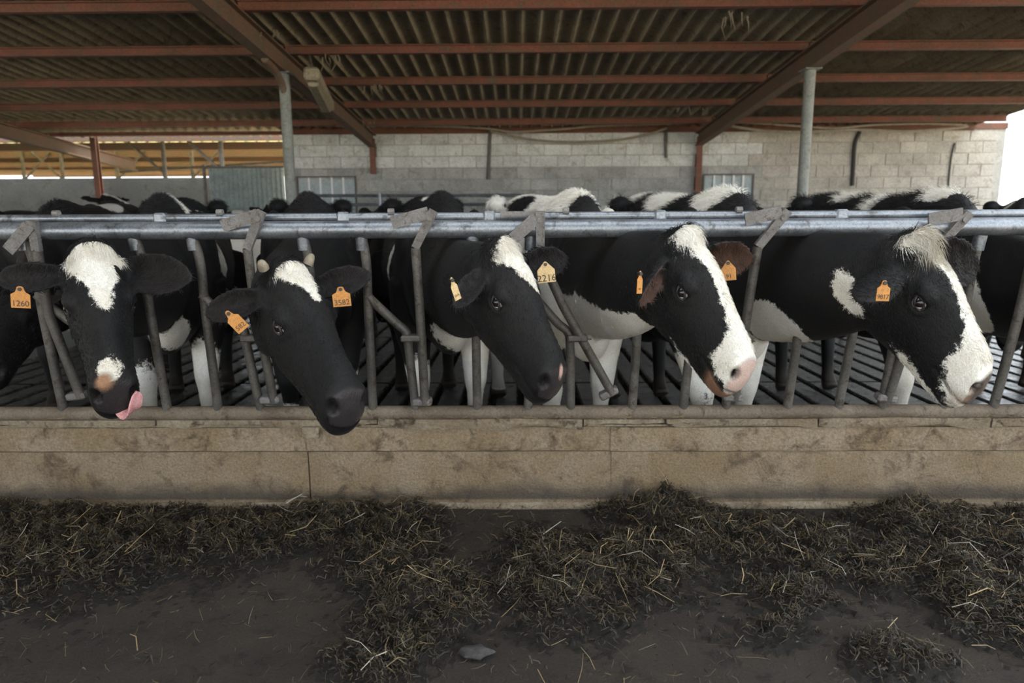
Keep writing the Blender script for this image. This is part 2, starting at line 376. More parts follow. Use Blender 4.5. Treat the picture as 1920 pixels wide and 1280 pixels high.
# roof: corrugated sheets on purlins on rafters
SL = 0.066
def roof_z(y): return CAM_H + 2.3 - SL * y
ceil = empty('ceiling', (0, 8, 3.2)); tag(ceil, kind='structure')
def sheet_mesh(name, m, length, slope, waves=6, pitch=0.177, amp=0.034):
    n = waves * 8; vs = []; fs = []
    for k, (yy) in enumerate((-length / 2, length / 2)):
        for t in (0.0, 0.008):
            for j in range(n + 1):
                xx = (j / n - 0.5) * waves * pitch
                vs.append((xx, yy, amp * (2 * abs(math.sin(math.pi * j / 8)) ** 0.75 - 1) + t - slope * yy + (0.004 if k == 0 else -0.004)))
    q = n + 1
    for j in range(n):
        fs += [(j, j + 1, 2 * q + j + 1, 2 * q + j), (q + j, 3 * q + j, 3 * q + j + 1, q + j + 1)]
        fs += [(j, q + j, q + j + 1, j + 1), (2 * q + j, 2 * q + j + 1, 3 * q + j + 1, 3 * q + j)]
    fs += [(0, 2 * q, 3 * q, q), (n, q + n, 3 * q + n, 2 * q + n)]
    return MB().add(vs, fs).mesh(name, m, True)
PUR = [6.38 - 1.2 * 5, 6.38 - 1.2 * 4, 6.38 - 1.2 * 3, 6.38 - 1.2 * 2, 6.38 - 1.2, 6.38, 7.6, 8.82, 10.02, 11.2, 11.98]
PUR = [-2.02, -0.82] + PUR
sh = sheet_mesh('roof_sheet', M['roof'], 1.30, SL)
yr = PUR[0] + 0.6
ROOF_X1 = 7.65
ROOF_Y0 = 5.0
while yr < 12.6:
    xx = ROOF_X1 - 0.53
    while xx > -19:
        if yr > ROOF_Y0: link_mesh('roof_sheet', sh, (xx, yr, roof_z(yr) + 0.082), ceil)
        xx -= 1.062
    yr += 1.21
for i, y in enumerate(PUR):
    if y < ROOF_Y0 - 0.3: continue
    z = roof_z(y)
    h = 0.088 if i < len(PUR) - 1 else 0.06
    for (xa, xb) in ((-19, -8.0), (-7.98, -2.47), (-2.45, 3.04), (3.06, ROOF_X1)):
        b = MB(); cx = (xa + xb) / 2; L = xb - xa
        b.box((cx, y, z + h / 2 - 0.006), (L, 0.07, 0.012)); b.box((cx, y, z - h / 2 + 0.006), (L, 0.07, 0.012)); b.box((cx, y, z), (L, 0.012, h - 0.02))
        b.build('purlin', M['rust'], ceil)
def rafter(X, y0, y1, name='rafter'):
    b = MB(); z0, z1 = roof_z(y0) - 0.15, roof_z(y1) - 0.15
    rot = Matrix.Rotation(math.atan2(z1 - z0, y1 - y0), 3, 'X'); c = ((X), (y0 + y1) / 2, (z0 + z1) / 2); L = math.hypot(y1 - y0, z1 - z0)
    for dz in (-0.1, 0.1):
        b.box(Vector(c) + rot @ Vector((0, 0, dz)), (0.12, L, 0.016), rot)
    b.box(c, (0.014, L, 0.19), rot)
    return b.build(name, M['rafter'], ceil)
for X, y1 in ((-2.46, 12.0), (3.05, 12.0), (-7.95, 14.5), (-13.4, 14.5)): rafter(X, ROOF_Y0 - 0.5, y1)

RX = 3.6      # unseen alley roof; added open strip and short right edge light the cows
for (xa_, xb_, ya_, yb_) in ((-19, RX, -5, 1.15), (-19, RX, 2.45, 5.2), (-19, -2.2, 1.15, 2.45)):
    zz = [(xa_, ya_), (xb_, ya_), (xb_, yb_), (xa_, yb_)]
    MB().add([(a, b, roof_z(b) + t) for t in (.06, .10) for a, b in zz], [(0, 1, 2, 3), (4, 5, 6, 7), (0, 1, 5, 4), (1, 2, 6, 5), (2, 3, 7, 6), (3, 0, 4, 7)]).build('unseen_roof_slab', M['roof'], ceil)
# posts under the rafters
for X, lab in ((-2.46, 'grey round steel post below the dusty left rafter and lamp box'), (3.05, 'grey round steel post in front of the beige block wall')):
    py = 7.53; top = roof_z(py) - 0.26
    p = empty('roof_post', (X, py, 0)); tag(p, lab, 'post', 'roof posts')
    MB().tube([(X, py, 0), (X, py, top)], 0.056, 20).build('pole', M['post'], p, True)
    MB().box((X, py, top + 0.006), (0.17, 0.2, 0.012)).build('cap_plate', M['post'], p)
    MB().box((X, py, 0.008), (0.22, 0.22, 0.016)).build('foot_plate', M['galv_dirty'], p)
    if X < 0:
        pts = bez(Vector((X, py, top - 0.28)), Vector((X, py - 0.02, top - 0.05)), Vector((X, py - 0.25, top)), Vector((X, py - 0.55, top + 0.03)), 9)
        MB().tube(pts, 0.035, 10).build('brace', M['rafter'], p, True)
for X, y, z0, z1, lab in ((-2.46, 11.93, 2.08, 2.66, 'short red steel stub below the rafter on the block wall'),
                          (3.05, 11.93, 0.0, 2.66, 'red steel column on the block wall left of the pale hatch'),
                          (-7.6, 12.6, 0.0, 2.85, 'dark red steel column at the low wall on the far left')):
    p = MB(); p.box((X, y, (z0 + z1) / 2), (0.012, 0.09, z1 - z0)); p.box((X, y - 0.045, (z0 + z1) / 2), (0.10, 0.012, z1 - z0)); p.box((X, y + 0.045, (z0 + z1) / 2), (0.10, 0.012, z1 - z0))
    tag(p.build('steel_column', M['rust'], org=(X, y, z0)), lab, 'column', 'red steel columns')

# gates / hatches in the wall
def gate(x0, x1, z0, z1, y, nrib, lab, m):
    g = empty('sheet_metal_gate', ((x0 + x1) / 2, y, z0)); tag(g, lab, 'gate', 'sheet metal gates in the back wall')
    n = nrib + 1; w = (x1 - x0) / n
    for i in range(n):
        MB().cbox((x0 + w * (i + .5), y, (z0 + z1) / 2), (w - 0.008, 0.02, z1 - z0), 0.004).build('panel', m, g)
    for i in range(1, n):
        MB().cbox((x0 + w * i, y - 0.022, (z0 + z1) / 2), (0.035, 0.022, z1 - z0), 0.004).build('rib', M['sheet_rib'], g)
    fr = MB(); fr.box(((x0 + x1) / 2, y - 0.01, z1 + 0.012), (x1 - x0 + 0.05, 0.05, 0.024)); fr.box((x0 - 0.012, y - 0.01, (z0 + z1) / 2), (0.024, 0.05, z1 - z0)); fr.box((x1 + 0.012, y - 0.01, (z0 + z1) / 2), (0.024, 0.05, z1 - z0))
    fr.build('frame', M['galv_dirty'], g)
gate(-3.78, -2.80, 0.15, 2.03, WY - 0.02, 4, 'pale blue sheet metal gate with white ribs behind the left post', M['sheet'])
gate(3.17, 3.99, 0.15, 2.03, WY - 0.02, 4, 'pale sheet metal hatch with thin ribs right of the red column', M['sheet'])

# left: low wall, corrugated sheet door, barn beyond
low = MB().box((-13.6, 13.2, 1.06), (16.4, 0.2, 2.12)).build('wall_low', M['low_wall']); tag(low, kind='structure')
d = empty('corrugated_door', (-4.95, 12.5, 0)); tag(d, 'grey corrugated sheet door left of the bright slit', 'door')
vs = []; n = 64
for k, zz in enumerate((0.1, 2.24)):
    for t in (0, 0.006):
        for j in range(n + 1): vs.append((-5.55 + 1.36 * j / n, 12.5 + 0.012 * math.cos(j * math.pi / 2) + t, zz))
q = n + 1; fs = []
for j in range(n):
    fs += [(j, j + 1, 2 * q + j + 1, 2 * q + j), (q + j, 3 * q + j, 3 * q + j + 1, q + j + 1), (j, q + j, q + j + 1, j + 1), (2 * q + j, 2 * q + j + 1, 3 * q + j + 1, 3 * q + j)]
fs += [(0, 2 * q, 3 * q, q), (n, q + n, 3 * q + n, 2 * q + n)]
MB().add(vs, fs).build('corrugated_panel', M['sheet_dark'], d, True)
MB().tube([(-5.6, 12.46, 0), (-5.6, 12.46, 2.3)], 0.03).build('hinge_post', M['galv_dirty'], d, True)
MB().box((-4.87, 12.47, 2.25), (1.4, 0.03, 0.035)).build('top_bar', M['galv_dirty'], d)
# barn beyond the low wall
far = empty('ceiling_far', (-12, 20, 3)); tag(far, kind='structure')
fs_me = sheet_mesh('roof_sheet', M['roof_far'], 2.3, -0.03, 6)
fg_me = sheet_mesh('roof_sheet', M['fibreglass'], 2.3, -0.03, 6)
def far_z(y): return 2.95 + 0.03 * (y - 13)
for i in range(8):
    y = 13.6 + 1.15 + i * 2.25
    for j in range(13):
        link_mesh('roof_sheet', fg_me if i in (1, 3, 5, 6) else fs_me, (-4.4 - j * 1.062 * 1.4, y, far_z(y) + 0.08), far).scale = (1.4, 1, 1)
for i in range(9):
    y = 13.6 + i * 2.25
    MB().box((-12.5, y, far_z(y) - 0.05), (19, 0.1, 0.17)).build('purlin', M['rafter'], far)
for i, (px, Yp) in enumerate(((310, 15.0), (362, 17.0), (418, 14.0), (45, 18.0), (118, 18.0), (220, 18.0))):
    b = at(px, 330, Yp); 
    MB().tube([(b.x, Yp, 0), (b.x, Yp, far_z(Yp))], 0.045, 10).build('support_post', M['galv_dirty'], far, True)
    MB().tube([(b.x, Yp, far_z(Yp) - 0.7), (b.x + 0.75 * (1 if i % 2 else -1), Yp, far_z(Yp))], 0.028, 8).build('knee_brace', M['galv_dirty'], far, True)
MB().tube([at(225, 322, 15.5), at(560, 302, 15.5)], 0.03, 8).build('tie_bar', M['galv_dirty'], far, True)

# wall side fittings
def pl(points, Y): return [at(x, y, Y) for x, y in points]
def smooth_pts(pts, n=6):
    out = []
    P = [pts[0]] + pts + [pts[-1]]
    for i in range(1, len(P) - 2):
        for k in range(n):
            t = k / n
            out.append(0.5 * ((2 * P[i]) + (P[i + 1] - P[i - 1]) * t + (2 * P[i - 1] - 5 * P[i] + 4 * P[i + 1] - P[i + 2]) * t * t + (3 * P[i] - P[i - 1] - 3 * P[i + 1] + P[i + 2]) * t ** 3))
    return out + [pts[-1]]
def cable(points, Y, r, lab, m='cable', cat='cable', name='cable'):
    p = smooth_pts(pl(points, Y)); tag(MB().tube(p, r, 8).build(name, M[m], None, True), lab, cat)
cable([(920, 246), (960, 255), (1010, 263), (1080, 266), (1160, 262), (1220, 250), (1250, 240)], 11.7, 0.018, 'long dusty cable sagging in front of the white blocks', name='sagging_cable')
cable([(640, 238), (760, 236), (900, 240), (960, 247), (1040, 243), (1130, 236), (1290, 232)], 11.6, 0.016, 'dusty cable strung above the left gate and white blocks', name='strung_cable')
cable([(1350, 232), (1420, 244), (1500, 247), (1600, 243), (1700, 246), (1790, 240), (1815, 236)], 11.5, 0.022, 'thick dusty cable bundle along the beige wall top', name='cable_bundle')
cable([(1350, 228), (1450, 233), (1560, 240), (1640, 234), (1740, 232), (1812, 234)], 11.45, 0.016, 'thin dusty cable above the thick bundle at the beige wall', name='thin_cable')
cable([(919, 242), (917, 290), (915, 336)], 11.955, 0.03, 'dark pipe dropping down the middle of the white blocks', 'galv_dirty', 'pipe', 'drop_pipe')
cable([(1247, 234), (1248, 262), (1249, 296)], 11.955, 0.026, 'short thin pipe dropping left of the red column', 'galv_dirty', 'pipe', 'drop_pipe')
cable([(1612, 247), (1603, 270), (1600, 310), (1598, 348)], 11.955, 0.035, 'black hose running down the beige block wall', 'hose', 'hose', 'drop_hose')
cable([(1790, 268), (1783, 300), (1778, 350)], 11.955, 0.012, 'thin cable at the right end of the beige wall', 'hose', 'cable', 'thin_cable')
f_ = empty('pipe_fence', at(800, 372, 10.6) - Vector((0, 0, at(800, 372, 10.6).z))); tag(f_, 'thin grey pipe fence in front of the back wall', 'fence')
for py in (367, 384, 410):
    MB().tube([at(560, py, 10.6), at(1010, py - 1, 10.6)], 0.024, 8).build('rail', M['galv'], f_, True)
for px in (565, 712, 830, 1008):
    a = at(px, 362, 10.6); MB().tube([(a.x, 10.6, 0), a], 0.03, 8).build('post', M['galv'], f_, True)
# lamp box on the left rafter
c0 = at(600, 170, 8.0)
L_ = empty('lamp_box', c0); tag(L_, 'dusty long lamp housing hanging beside the left rafter', 'lamp')
rt = Matrix.Rotation(R(-6), 3, 'X') @ Matrix.Rotation(R(8), 3, 'Z')
MB().cbox(c0, (0.16, 1.25, 0.13), 0.025, rt).build('housing', M['lamp'], L_)
MB().cbox(c0 + rt @ Vector((0, 0, -0.08)), (0.11, 1.05, 0.05), 0.015, rt).build('diffuser', M['lamp'], L_)
for s_ in (-0.4, 0.4): MB().tube([c0 + rt @ Vector((0, s_, 0.05)), c0 + rt @ Vector((-0.05, s_, 0.27))], 0.012, 6).build('hanger', M['galv_dirty'], L_)
c0 = at(1347, 230, 11.3)
L_ = empty('light_bulb', c0); tag(L_, 'small pale bulb at the end of the right rafter', 'bulb')
MB().tube([c0 + Vector((-.07, 0, 0.0)), c0 + Vector((-.03, 0, 0))], 0.025, 10).build('socket', M['cable'], L_)
bb = MB().tube([c0 + Vector((-.035, 0, 0)), c0 + Vector((-.02, 0, 0)), c0 + Vector((0.0, 0, 0)), c0 + Vector((.03, 0, 0)), c0 + Vector((.05, 0, 0))], [0.02, 0.03, 0.05, 0.045, 0.01], 12).build('glass', M['bulb'], L_, True)
# cobwebs hanging from roof steel
def cobweb(c, L, w, seed, lab):
    r = random.Random(seed); b = MB()
    for _ in range(9):
        x0 = c[0] + r.uniform(-w, w); y0 = c[1] + r.uniform(-w, w) * 0.6; l = L * r.uniform(0.15, .6)
        b.tube([(x0, y0, c[2]), (x0 + r.uniform(-.02, .02), y0, c[2] - l * .5), (x0 + r.uniform(-.05, .05), y0 + r.uniform(-.03, .03), c[2] - l)], [0.007, 0.004, 0.001], 5)
    tag(b.build('cobweb', M['cobweb'], org=c), lab, 'cobweb', kind='stuff')
for i, (px, py, Y, L, w, lab) in enumerate(((615, 105, 7.6, .35, .16, 'dusty cobweb under the second purlin right of the left post'), (505, 60, 6.9, .25, .12, 'dusty cobweb on the left rafter near the top'),
        (1375, 26, 6.4, .3, .18, 'dusty cobweb under the topmost purlin'), (690, 228, 11.0, .25, .15, 'dusty cobweb at the low end of the left rafter'), (1290, 205, 10.1, .25, .3, 'dusty cobweb under the purlin left of the right rafter'),
        (1560, 240, 11.5, .22, .3, 'dusty cobweb on the cables over the beige wall'), (700, 160, 8.7, .22, .15, 'dusty cobweb under the third purlin'))):
    p = at(px, py, Y); cobweb((p.x, p.y, p.z), L, w, i, lab)

# ================================================================== FEED BARRIER
TY, TZ, BY, BZ = 2.77, 1.228, 2.88, 0.447
PN = Vector((0, TZ - BZ, -(TY - BY))).normalized()   # normal of barrier plane
P0 = Vector((0, TY, TZ))
def fp(px, py, off=0.0):
    v = ray(px, py); o = Vector((0, 0, CAM_H)); p0 = P0 + PN * off
    return o + v * ((p0 - o).dot(PN) / v.dot(PN))
bar = empty('feed_barrier', (0, 2.9, 0)); tag(bar, 'galvanised self locking feed barrier with slanted neck bars along the curb', 'feed barrier')
y0 = fp(960, 429); xa, xb = -3.2, 3.4
MB().tube([(xa, TY, y0.z), (xb, TY, y0.z)], 0.036, 24).build('top_rail', M['galv'], bar, True)
MB().tube([(xa, TY + 0.03, y0.z + 0.05), (xb, TY + 0.03, y0.z + 0.05)], 0.017, 16).build('control_rod', M['galv'], bar, True)
MB().tube([(xa, BY + 0.005, BZ - 0.005), (xb, BY + 0.005, BZ - 0.005)], 0.031, 20).build('bottom_rail', M['bottom_rail'], bar, True)
PER_T, PER_B = 316.0, 290.0
def poly(points, off, r=0.019, name='neck_bar', m='galv_dirty', par=None):
    return MB().tube(smooth_pts([fp(x, y, off) for x, y in points], 5), r, 14).build(name, M[m], par or bar, True)
for k in range(-3, 4):
    ta, ba = 885 + 318 * k, 895 + 290 * k
    tb, bb_ = 995 + 318 * k, 990 + 290 * k
    if -60 < ta < 1990:
        a = MB(); 
        poly([(ta, 440), (ta + 4 - .02 * (ta - 960), 490), ((ta + ba) / 2 + 2, 600), (ba, 772)], 0.0)
        MB().tube([fp(ta, 440), fp(ta + (ba - ta) * .1, 468)], 0.024, 14).build('sleeve', M['galv'], bar, True)
    if -60 < tb < 1990:
        nb_ = poly([(tb, 440), (tb + 4 - .02 * (tb - 960), 490), ((tb + bb_) / 2 + 3, 600), (bb_, 772)], 0.0)
        MB().tube([fp(tb, 440), fp(tb + (bb_ - tb) * .1, 468)], 0.024, 14).build('sleeve', M['galv'], bar, True)
    # yoke: branch from bar B, bends down to the foot C
    cc = 1070 + 290 * k; cm = 1068 + 303 * k; st = tb + (bb_ - tb) * .33
    if -100 < cc < 2050:
        poly([(st + 2, 552), (st + 22 , 572), (cm - 22, 606), (cm - 4, 622), (cm + 1, 650), (cc, 772)], 0.0, 0.019, 'yoke_bar')
# lock arms (five upright, two swung open)
def lock(top, elbow, mid, foot, tilted, collar_px, plate):
    a = MB().tube([fp(*elbow, -0.03), fp(*mid, -0.03), fp(*foot, -0.02)], 0.019, 14).build('lock_arm', M['galv_dirty'], bar, True)
    rot_pts = [fp(*top, -0.05), fp(*elbow, -0.035)]
    ax = (rot_pts[1] - rot_pts[0]); L = ax.length; ax.normalize(); side = ax.cross(PN).normalized()
    b = MB(); w = 0.018
    c = [rot_pts[0] - side * w, rot_pts[0] + side * w, rot_pts[1] + side * w * .9 , rot_pts[1] - side * w * .9]
    b.prism([p - PN * 0.012 for p in c], PN * 0.024); lk = b.build('link', M['galv_rust'], a)
    MB().tube([rot_pts[0] + ax * .03 - PN * 0.02, rot_pts[0] + ax * .03 + PN * 0.02], 0.012, 10).build('bolt', M['galv_rust'], a)
    q0, q1 = fp(*plate[0], -0.06), fp(*plate[1], -0.06)
    d = (q1 - q0).normalized(); s2 = d.cross(PN).normalized(); h = 0.024
    MB().prism([q0 - s2 * h, q1 - s2 * h, q1 + s2 * h, q0 + s2 * h], PN * 0.01).build('latch_plate', M['galv_rust'], a)
    f0 = fp(*foot, -0.01)
    dd = (fp(*foot, -0.02) - fp(*mid, -0.03)).normalized(); ss = dd.cross(PN).normalized()
    rm = Matrix((ss, PN, dd)).transposed()
    MB().cbox(f0 - dd * 0.012 - ss * 0.012, (0.085, 0.05, 0.032), 0.008, rm).build('foot_shoe', M['galv_rust'], a)
    if collar_px:
        c0 = fp(*collar_px, -0.012)
        MB().cbox(c0, (0.085, 0.075, 0.026), 0.006).build('collar', M['galv_dirty'], bar)
        MB().tube([c0 + Vector((.043, 0, 0)), c0 + Vector((.06, 0, 0))], 0.009, 8).build('collar_bolt', M['galv_rust'], bar)
lock((490, 396), (464, 466), (472, 530), (513, 752), 0, (474, 633), ((416, 424), (482, 403)))
lock((813, 395), (779, 464), (786, 560), (797, 757), 0, (772, 633), ((734, 418), (803, 399)))
lock((1013, 396), (1013, 478), (1055, 572), (1148, 738), 1, (1082, 633), ((962, 448), (1006, 408)))
lock((1477, 394), (1421, 462), (1405, 560), (1378, 748), 0, (1388, 637), ((1398, 412), (1466, 397)))
lock((1817, 398), (1762, 458), (1722, 575), (1664, 750), 0, (1690, 637), ((1742, 412), (1806, 401)))
lock((60, 414), (70, 470), (92, 590), (152, 745), 1, (165, 633), ((14, 470), (52, 424)))
for px in (294, 917, 1583, 640, 1240):
    c = fp(px, 412); MB().cbox((c.x, TY + 0.03, y0.z + 0.05), (0.05, 0.046, 0.042), 0.008).build('rod_clamp', M['galv'], bar)
for px in (97, 407, 731, 1062, 1389):
    c = fp(px, 405); MB().tube([(c.x - .012, TY + 0.02, y0.z + 0.07), (c.x + .012, TY + 0.02, y0.z + 0.07)], 0.014, 10).build('stop_bolt', M['galv_rust'], bar)
q0, q1 = fp(938, 407), fp(1008, 404)
MB().box(((q0.x + q1.x) / 2, TY - 0.01, y0.z + 0.06), (q1.x - q0.x, 0.03, 0.018)).build('slide_bar', M['galv_rust'], bar)

# ================================================================== COWS
def loft(rings):
    n = len(rings); m = len(rings[0]); v = np.concatenate(rings); f = []
    for i in range(n - 1):
        for j in range(m):
            a, b = i * m + j, i * m + (j + 1) % m; f.append((a, b, b + m, a + m))
    f.append(tuple(range(m))[::-1]); f.append(tuple((n - 1) * m + j for j in range(m)))
    return v, f
def ellipsoid(c, r, rot=None, n=16, k=10):
    v = []; f = []
    for i in range(1, k):
        a = math.pi * i / k
        for j in range(n):
            b = 2 * math.pi * j / n; v.append((math.sin(a) * math.cos(b), math.sin(a) * math.sin(b), math.cos(a)))
    t = len(v); v += [(0, 0, 1), (0, 0, -1)]
    for i in range(k - 2):
        for j in range(n): f.append((i * n + j, i * n + (j + 1) % n, (i + 1) * n + (j + 1) % n, (i + 1) * n + j)[::-1])
    for j in range(n): f.append((t, (j + 1) % n, j)[::-1]); f.append((t + 1, (k - 2) * n + j, (k - 2) * n + (j + 1) % n)[::-1])
    v = np.array(v) * np.array(r)
    if rot is not None: v = v @ np.array(rot).T
    return v + np.array(c), f
def tube_np(pts, rad, n=16):
    m = MB().tube(pts, list(rad), n); return np.array(m.v), m.f
TH = np.linspace(0, 2 * np.pi, 32, endpoint=False)
def sec(zt, zb, w, kt=0.25, kb=0.25, pw=0.8):
    c, s = np.cos(TH), np.sin(TH)
    z = (zt + zb) / 2 + (zt - zb) / 2 * np.sign(s) * np.abs(s) ** 0.9
    v = np.sign(s) * np.abs(s) ** 0.9
    y = w * np.sign(c) * np.abs(c) ** pw * (1 - kt * np.maximum(v, 0) ** 1.5 - kb * np.maximum(-v, 0) ** 1.5)
    return y, z
def interp_rows(rows, n):
    rows = np.array(rows); t = rows[:, 0]; tt = np.linspace(t[0], t[-1], n)
    out = np.zeros((n, rows.shape[1])); out[:, 0] = tt
    # catmull style monotone enough cubic via finite differences
    for c in range(1, rows.shape[1]):
        y = rows[:, c]; d = np.gradient(y, t); i = np.clip(np.searchsorted(t, tt) - 1, 0, len(t) - 2)
        h = t[i + 1] - t[i]; u = (tt - t[i]) / h
        out[:, c] = (2 * u ** 3 - 3 * u ** 2 + 1) * y[i] + (u ** 3 - 2 * u ** 2 + u) * h * d[i] + (-2 * u ** 3 + 3 * u ** 2) * y[i + 1] + (u ** 3 - u ** 2) * h * d[i + 1]
    return out
TORSO = [  # x, ztop, zbot, halfwidth, taper top, taper bottom
    (-1.56, 1.30, 1.08, 0.07, .3, .3), (-1.50, 1.385, 0.93, 0.17, .45, .3), (-1.36, 1.425, 0.76, 0.25, .45, .3), (-1.15, 1.435, 0.66, 0.285, .38, .3), (-0.9, 1.425, 0.58, 0.315, .50, .25),
    (-0.6, 1.405, 0.53, 0.322, .55, .22), (-0.3, 1.40, 0.55, 0.312, .60, .3), (-0.05, 1.43, 0.60, 0.275, .72, .35), (0.14, 1.40, 0.58, 0.24, .65, .35), (0.28, 1.27, 0.63, 0.18, .5, .3), (0.36, 1.12, 0.82, 0.09, .3, .3)]
HEAD = [  # x, ztop, zbot, halfwidth, taper top, taper bottom
    (-0.045, -0.045, -0.15, 0.045, .2, .2), (-0.02, -0.005, -0.20, 0.084, .25, .2), (0.03, 0.022, -0.27, 0.104, .20, .30), (0.09, 0.034, -0.315, 0.113, .14, .36), (0.16, 0.040, -0.338, 0.116, .10, .42), (0.22, 0.038, -0.340, 0.114, .12, .45),
    (0.29, 0.032, -0.322, 0.103, .20, .42), (0.36, 0.026, -0.290, 0.091, .27, .35), (0.43, 0.022, -0.260, 0.082, .28, .30), (0.49, 0.018, -0.236, 0.081, .22, .22), (0.535, 0.008, -0.216, 0.083, .18, .20), (0.566, -0.012, -0.194, 0.078, .18, .2), (0.588, -0.038, -0.168, 0.060, .2, .2), (0.598, -0.065, -0.135, 0.032, .2, .2)]
HEAD_L = 0.612
def shear(p, sg=1):
    p = np.array(p, float); one = p.ndim == 1; p = np.atleast_2d(p).copy(); x0 = p[:, 0].copy(); x = x0.copy()
    for _ in range(1 if sg > 0 else 4):
        t = np.clip((x - 0.34) / 0.22, 0, 1); t = t * t * (3 - 2 * t); dx = t * -(np.clip(p[:, 2], -.25, .1) + 0.02) * 0.42
        x = x0 + sg * dx
    p[:, 0] = x
    return p[0] if one else p
def nrm(v): v = np.asarray(v, float); return v / np.linalg.norm(v)

def make_cow(sp):
    W = np.array([sp['withers'][0], sp['withers'][1], 0.0]); be = R(sp['heading']); k = sp.get('size', 1.0)
    fw = np.array([math.sin(be), -math.cos(be), 0]); lf = np.array([math.cos(be), math.sin(be), 0]); up = np.array([0, 0, 1.0])
    B = np.stack([fw, lf, up], 1)              # cow frame -> world
    cw = lambda p: W + (np.asarray(p, float) * k) @ B.T
    P = np.array(sp['poll']); Mz = np.array(sp['muzzle']); f = nrm(Mz - P); s = np.linalg.norm(Mz - P) / HEAD_L
    ps = R(sp['yaw']); ro = R(sp.get('roll', 0))
    l = np.array([math.cos(ps) * math.cos(ro), math.sin(ps) * math.cos(ro), math.sin(ro)])   # cow's left
    l = nrm(l - f * np.dot(l, f)); d = np.cross(f, l); an = math.atan2(.05, .6); f, d = f * math.cos(an) + d * math.sin(an), d * math.cos(an) - f * math.sin(an)
    H = np.stack([f, l, d], 1); hw = lambda p: P + (shear(p) * s) @ H.T
    parts = []
    rows = interp_rows(TORSO, 26); rings = []
    for r in rows:
        y, z = sec(r[1], r[2], r[3], r[4], r[5]); rings.append(cw(np.stack([np.full_like(y, r[0]), y, z], 1)))
    parts.append(loft(rings))
    # neck
    A = hw((0.075, 0, -0.135)); S0 = cw((-0.10, 0, 1.04)); S1 = cw(sp.get('neck_mid', (0.42, 0, 1.00))); nd = nrm(d * 0.8 + f * 0.3)
    A1 = A - nd * 0.26 * s
    tt = np.linspace(0, 1, 18); rings = []
    pts = [(1 - t) ** 3 * S0 + 3 * t * (1 - t) ** 2 * S1 + 3 * t * t * (1 - t) * A1 + t ** 3 * A for t in tt]
    upe = nrm(-f * 0.85 + up * 0.35)
    for i, t in enumerate(tt):
        T = nrm(pts[min(i + 1, 17)] - pts[max(i - 1, 0)]); u = up * (1 - t) + upe * t; u = nrm(u - T * np.dot(u, T)); lr = np.cross(u, T)
        hh = np.interp(t, [0, .3, .6, 1], [.33, .275, .235, .175]) * (k * (1 - t) + s * t); ww = np.interp(t, [0, .3, .6, 1], [.20, .17, .140, .098]) * (k * (1 - t) + s * t)
        y, z = sec(hh * 0.9, -hh * 1.1, ww, .38, .30); rings.append(pts[i] + y[:, None] * lr + z[:, None] * u)
    parts.append(loft(rings))
    # head
    rows = interp_rows(HEAD, 26); rings = []
    for r in rows:
        y, z = sec(r[1], r[2], r[3], r[4], r[5], 0.72); rings.append(hw(np.stack([np.full_like(y, r[0]), y, z], 1)))
    parts.append(loft(rings))
    def he(c, r, rot=None): v, ff = ellipsoid(c, r, rot); parts.append((hw(v), ff))
    for sg in (-1, 1):
        he((0.200, sg * 0.092, -0.036), (0.05, 0.030, 0.030)); he((0.13, sg * 0.080, -0.21), (0.11, 0.036, 0.095))
        he((0.545, sg * 0.044, -0.060), (0.042, 0.038, 0.044))
    he((0.01, 0, 0.005), (0.05, 0.07, 0.035)); he((0.53, 0, -0.165), (0.048, 0.056, 0.036))
    # ears
    ears = []
    for key, sg in (('ear_r', -1), ('ear_l', 1)):
        if key not in sp: continue
        tip = np.array(sp[key]); base = hw((0.075, sg * 0.092, -0.075)); e = tip - base; el = np.linalg.norm(e); e = e / el
        nn = d * 0.75 + f * 0.35 if 'ear_n' not in sp else np.array(sp['ear_n'])
        if key + '_n' in sp: nn = np.array(sp[key + '_n'])
        nn = nrm(nn - e * np.dot(nn, e)); wd = np.cross(nn, e)
        rr = []
        for t in np.linspace(0, 1, 14):
            hwid = el * np.interp(t, [0, .12, .4, .65, .85, .95, 1], [.13, .17, .245, .245, .17, .09, .03]); th = np.interp(t, [0, .2, 1], [.022, .0115, .006])
            cup = np.interp(t, [0, .3, .8, 1], [.55, .5, .3, .1])
            a = np.linspace(-1, 1, 9); top = np.stack([hwid * a, cup * hwid * (a ** 2 * 1.2 - 0.5)], 1); 
            prof = np.concatenate([top + [0, th], top[::-1] - [0, th]])
            rr.append(base + e * (t * el) + prof[:, :1] * wd + prof[:, 1:] * nn)
        parts.append(loft(rr)); ears.append((base, e, el, wd, nn))
    # legs
    for i, sg in enumerate((-1, 1)):
        st = sp.get('stance', (0, 0))[i]
        q = [cw((0.0, sg * 0.17, 0.95)), cw((-0.03, sg * 0.18, 0.70)), cw((0.02 + st * .5, sg * 0.165, 0.53)), cw((0.05 + st, sg * 0.155, 0.38)), cw((0.045 + st, sg * 0.152, 0.31)), cw((0.03 + st, sg * 0.15, 0.16)), cw((0.035 + st, sg * 0.15, 0.10)), cw((0.075 + st, sg * 0.15, 0.015))]
        parts.append(tube_np(q, np.array([.14, .115, .080, .064, .048, .039, .048, .062]) * k))
        q = [cw((-1.22, sg * 0.20, 1.0)), cw((-1.10, sg * 0.22, 0.76)), cw((-1.25, sg * 0.20, 0.60)), cw((-1.40, sg * 0.19, 0.47)), cw((-1.36, sg * 0.18, 0.33)), cw((-1.34, sg * 0.18, 0.14)), cw((-1.33, sg * 0.18, 0.09)), cw((-1.28, sg * 0.18, 0.015))]
        parts.append(tube_np(q, np.array([.20, .16, .105, .065, .050, .043, .050, .062]) * k))
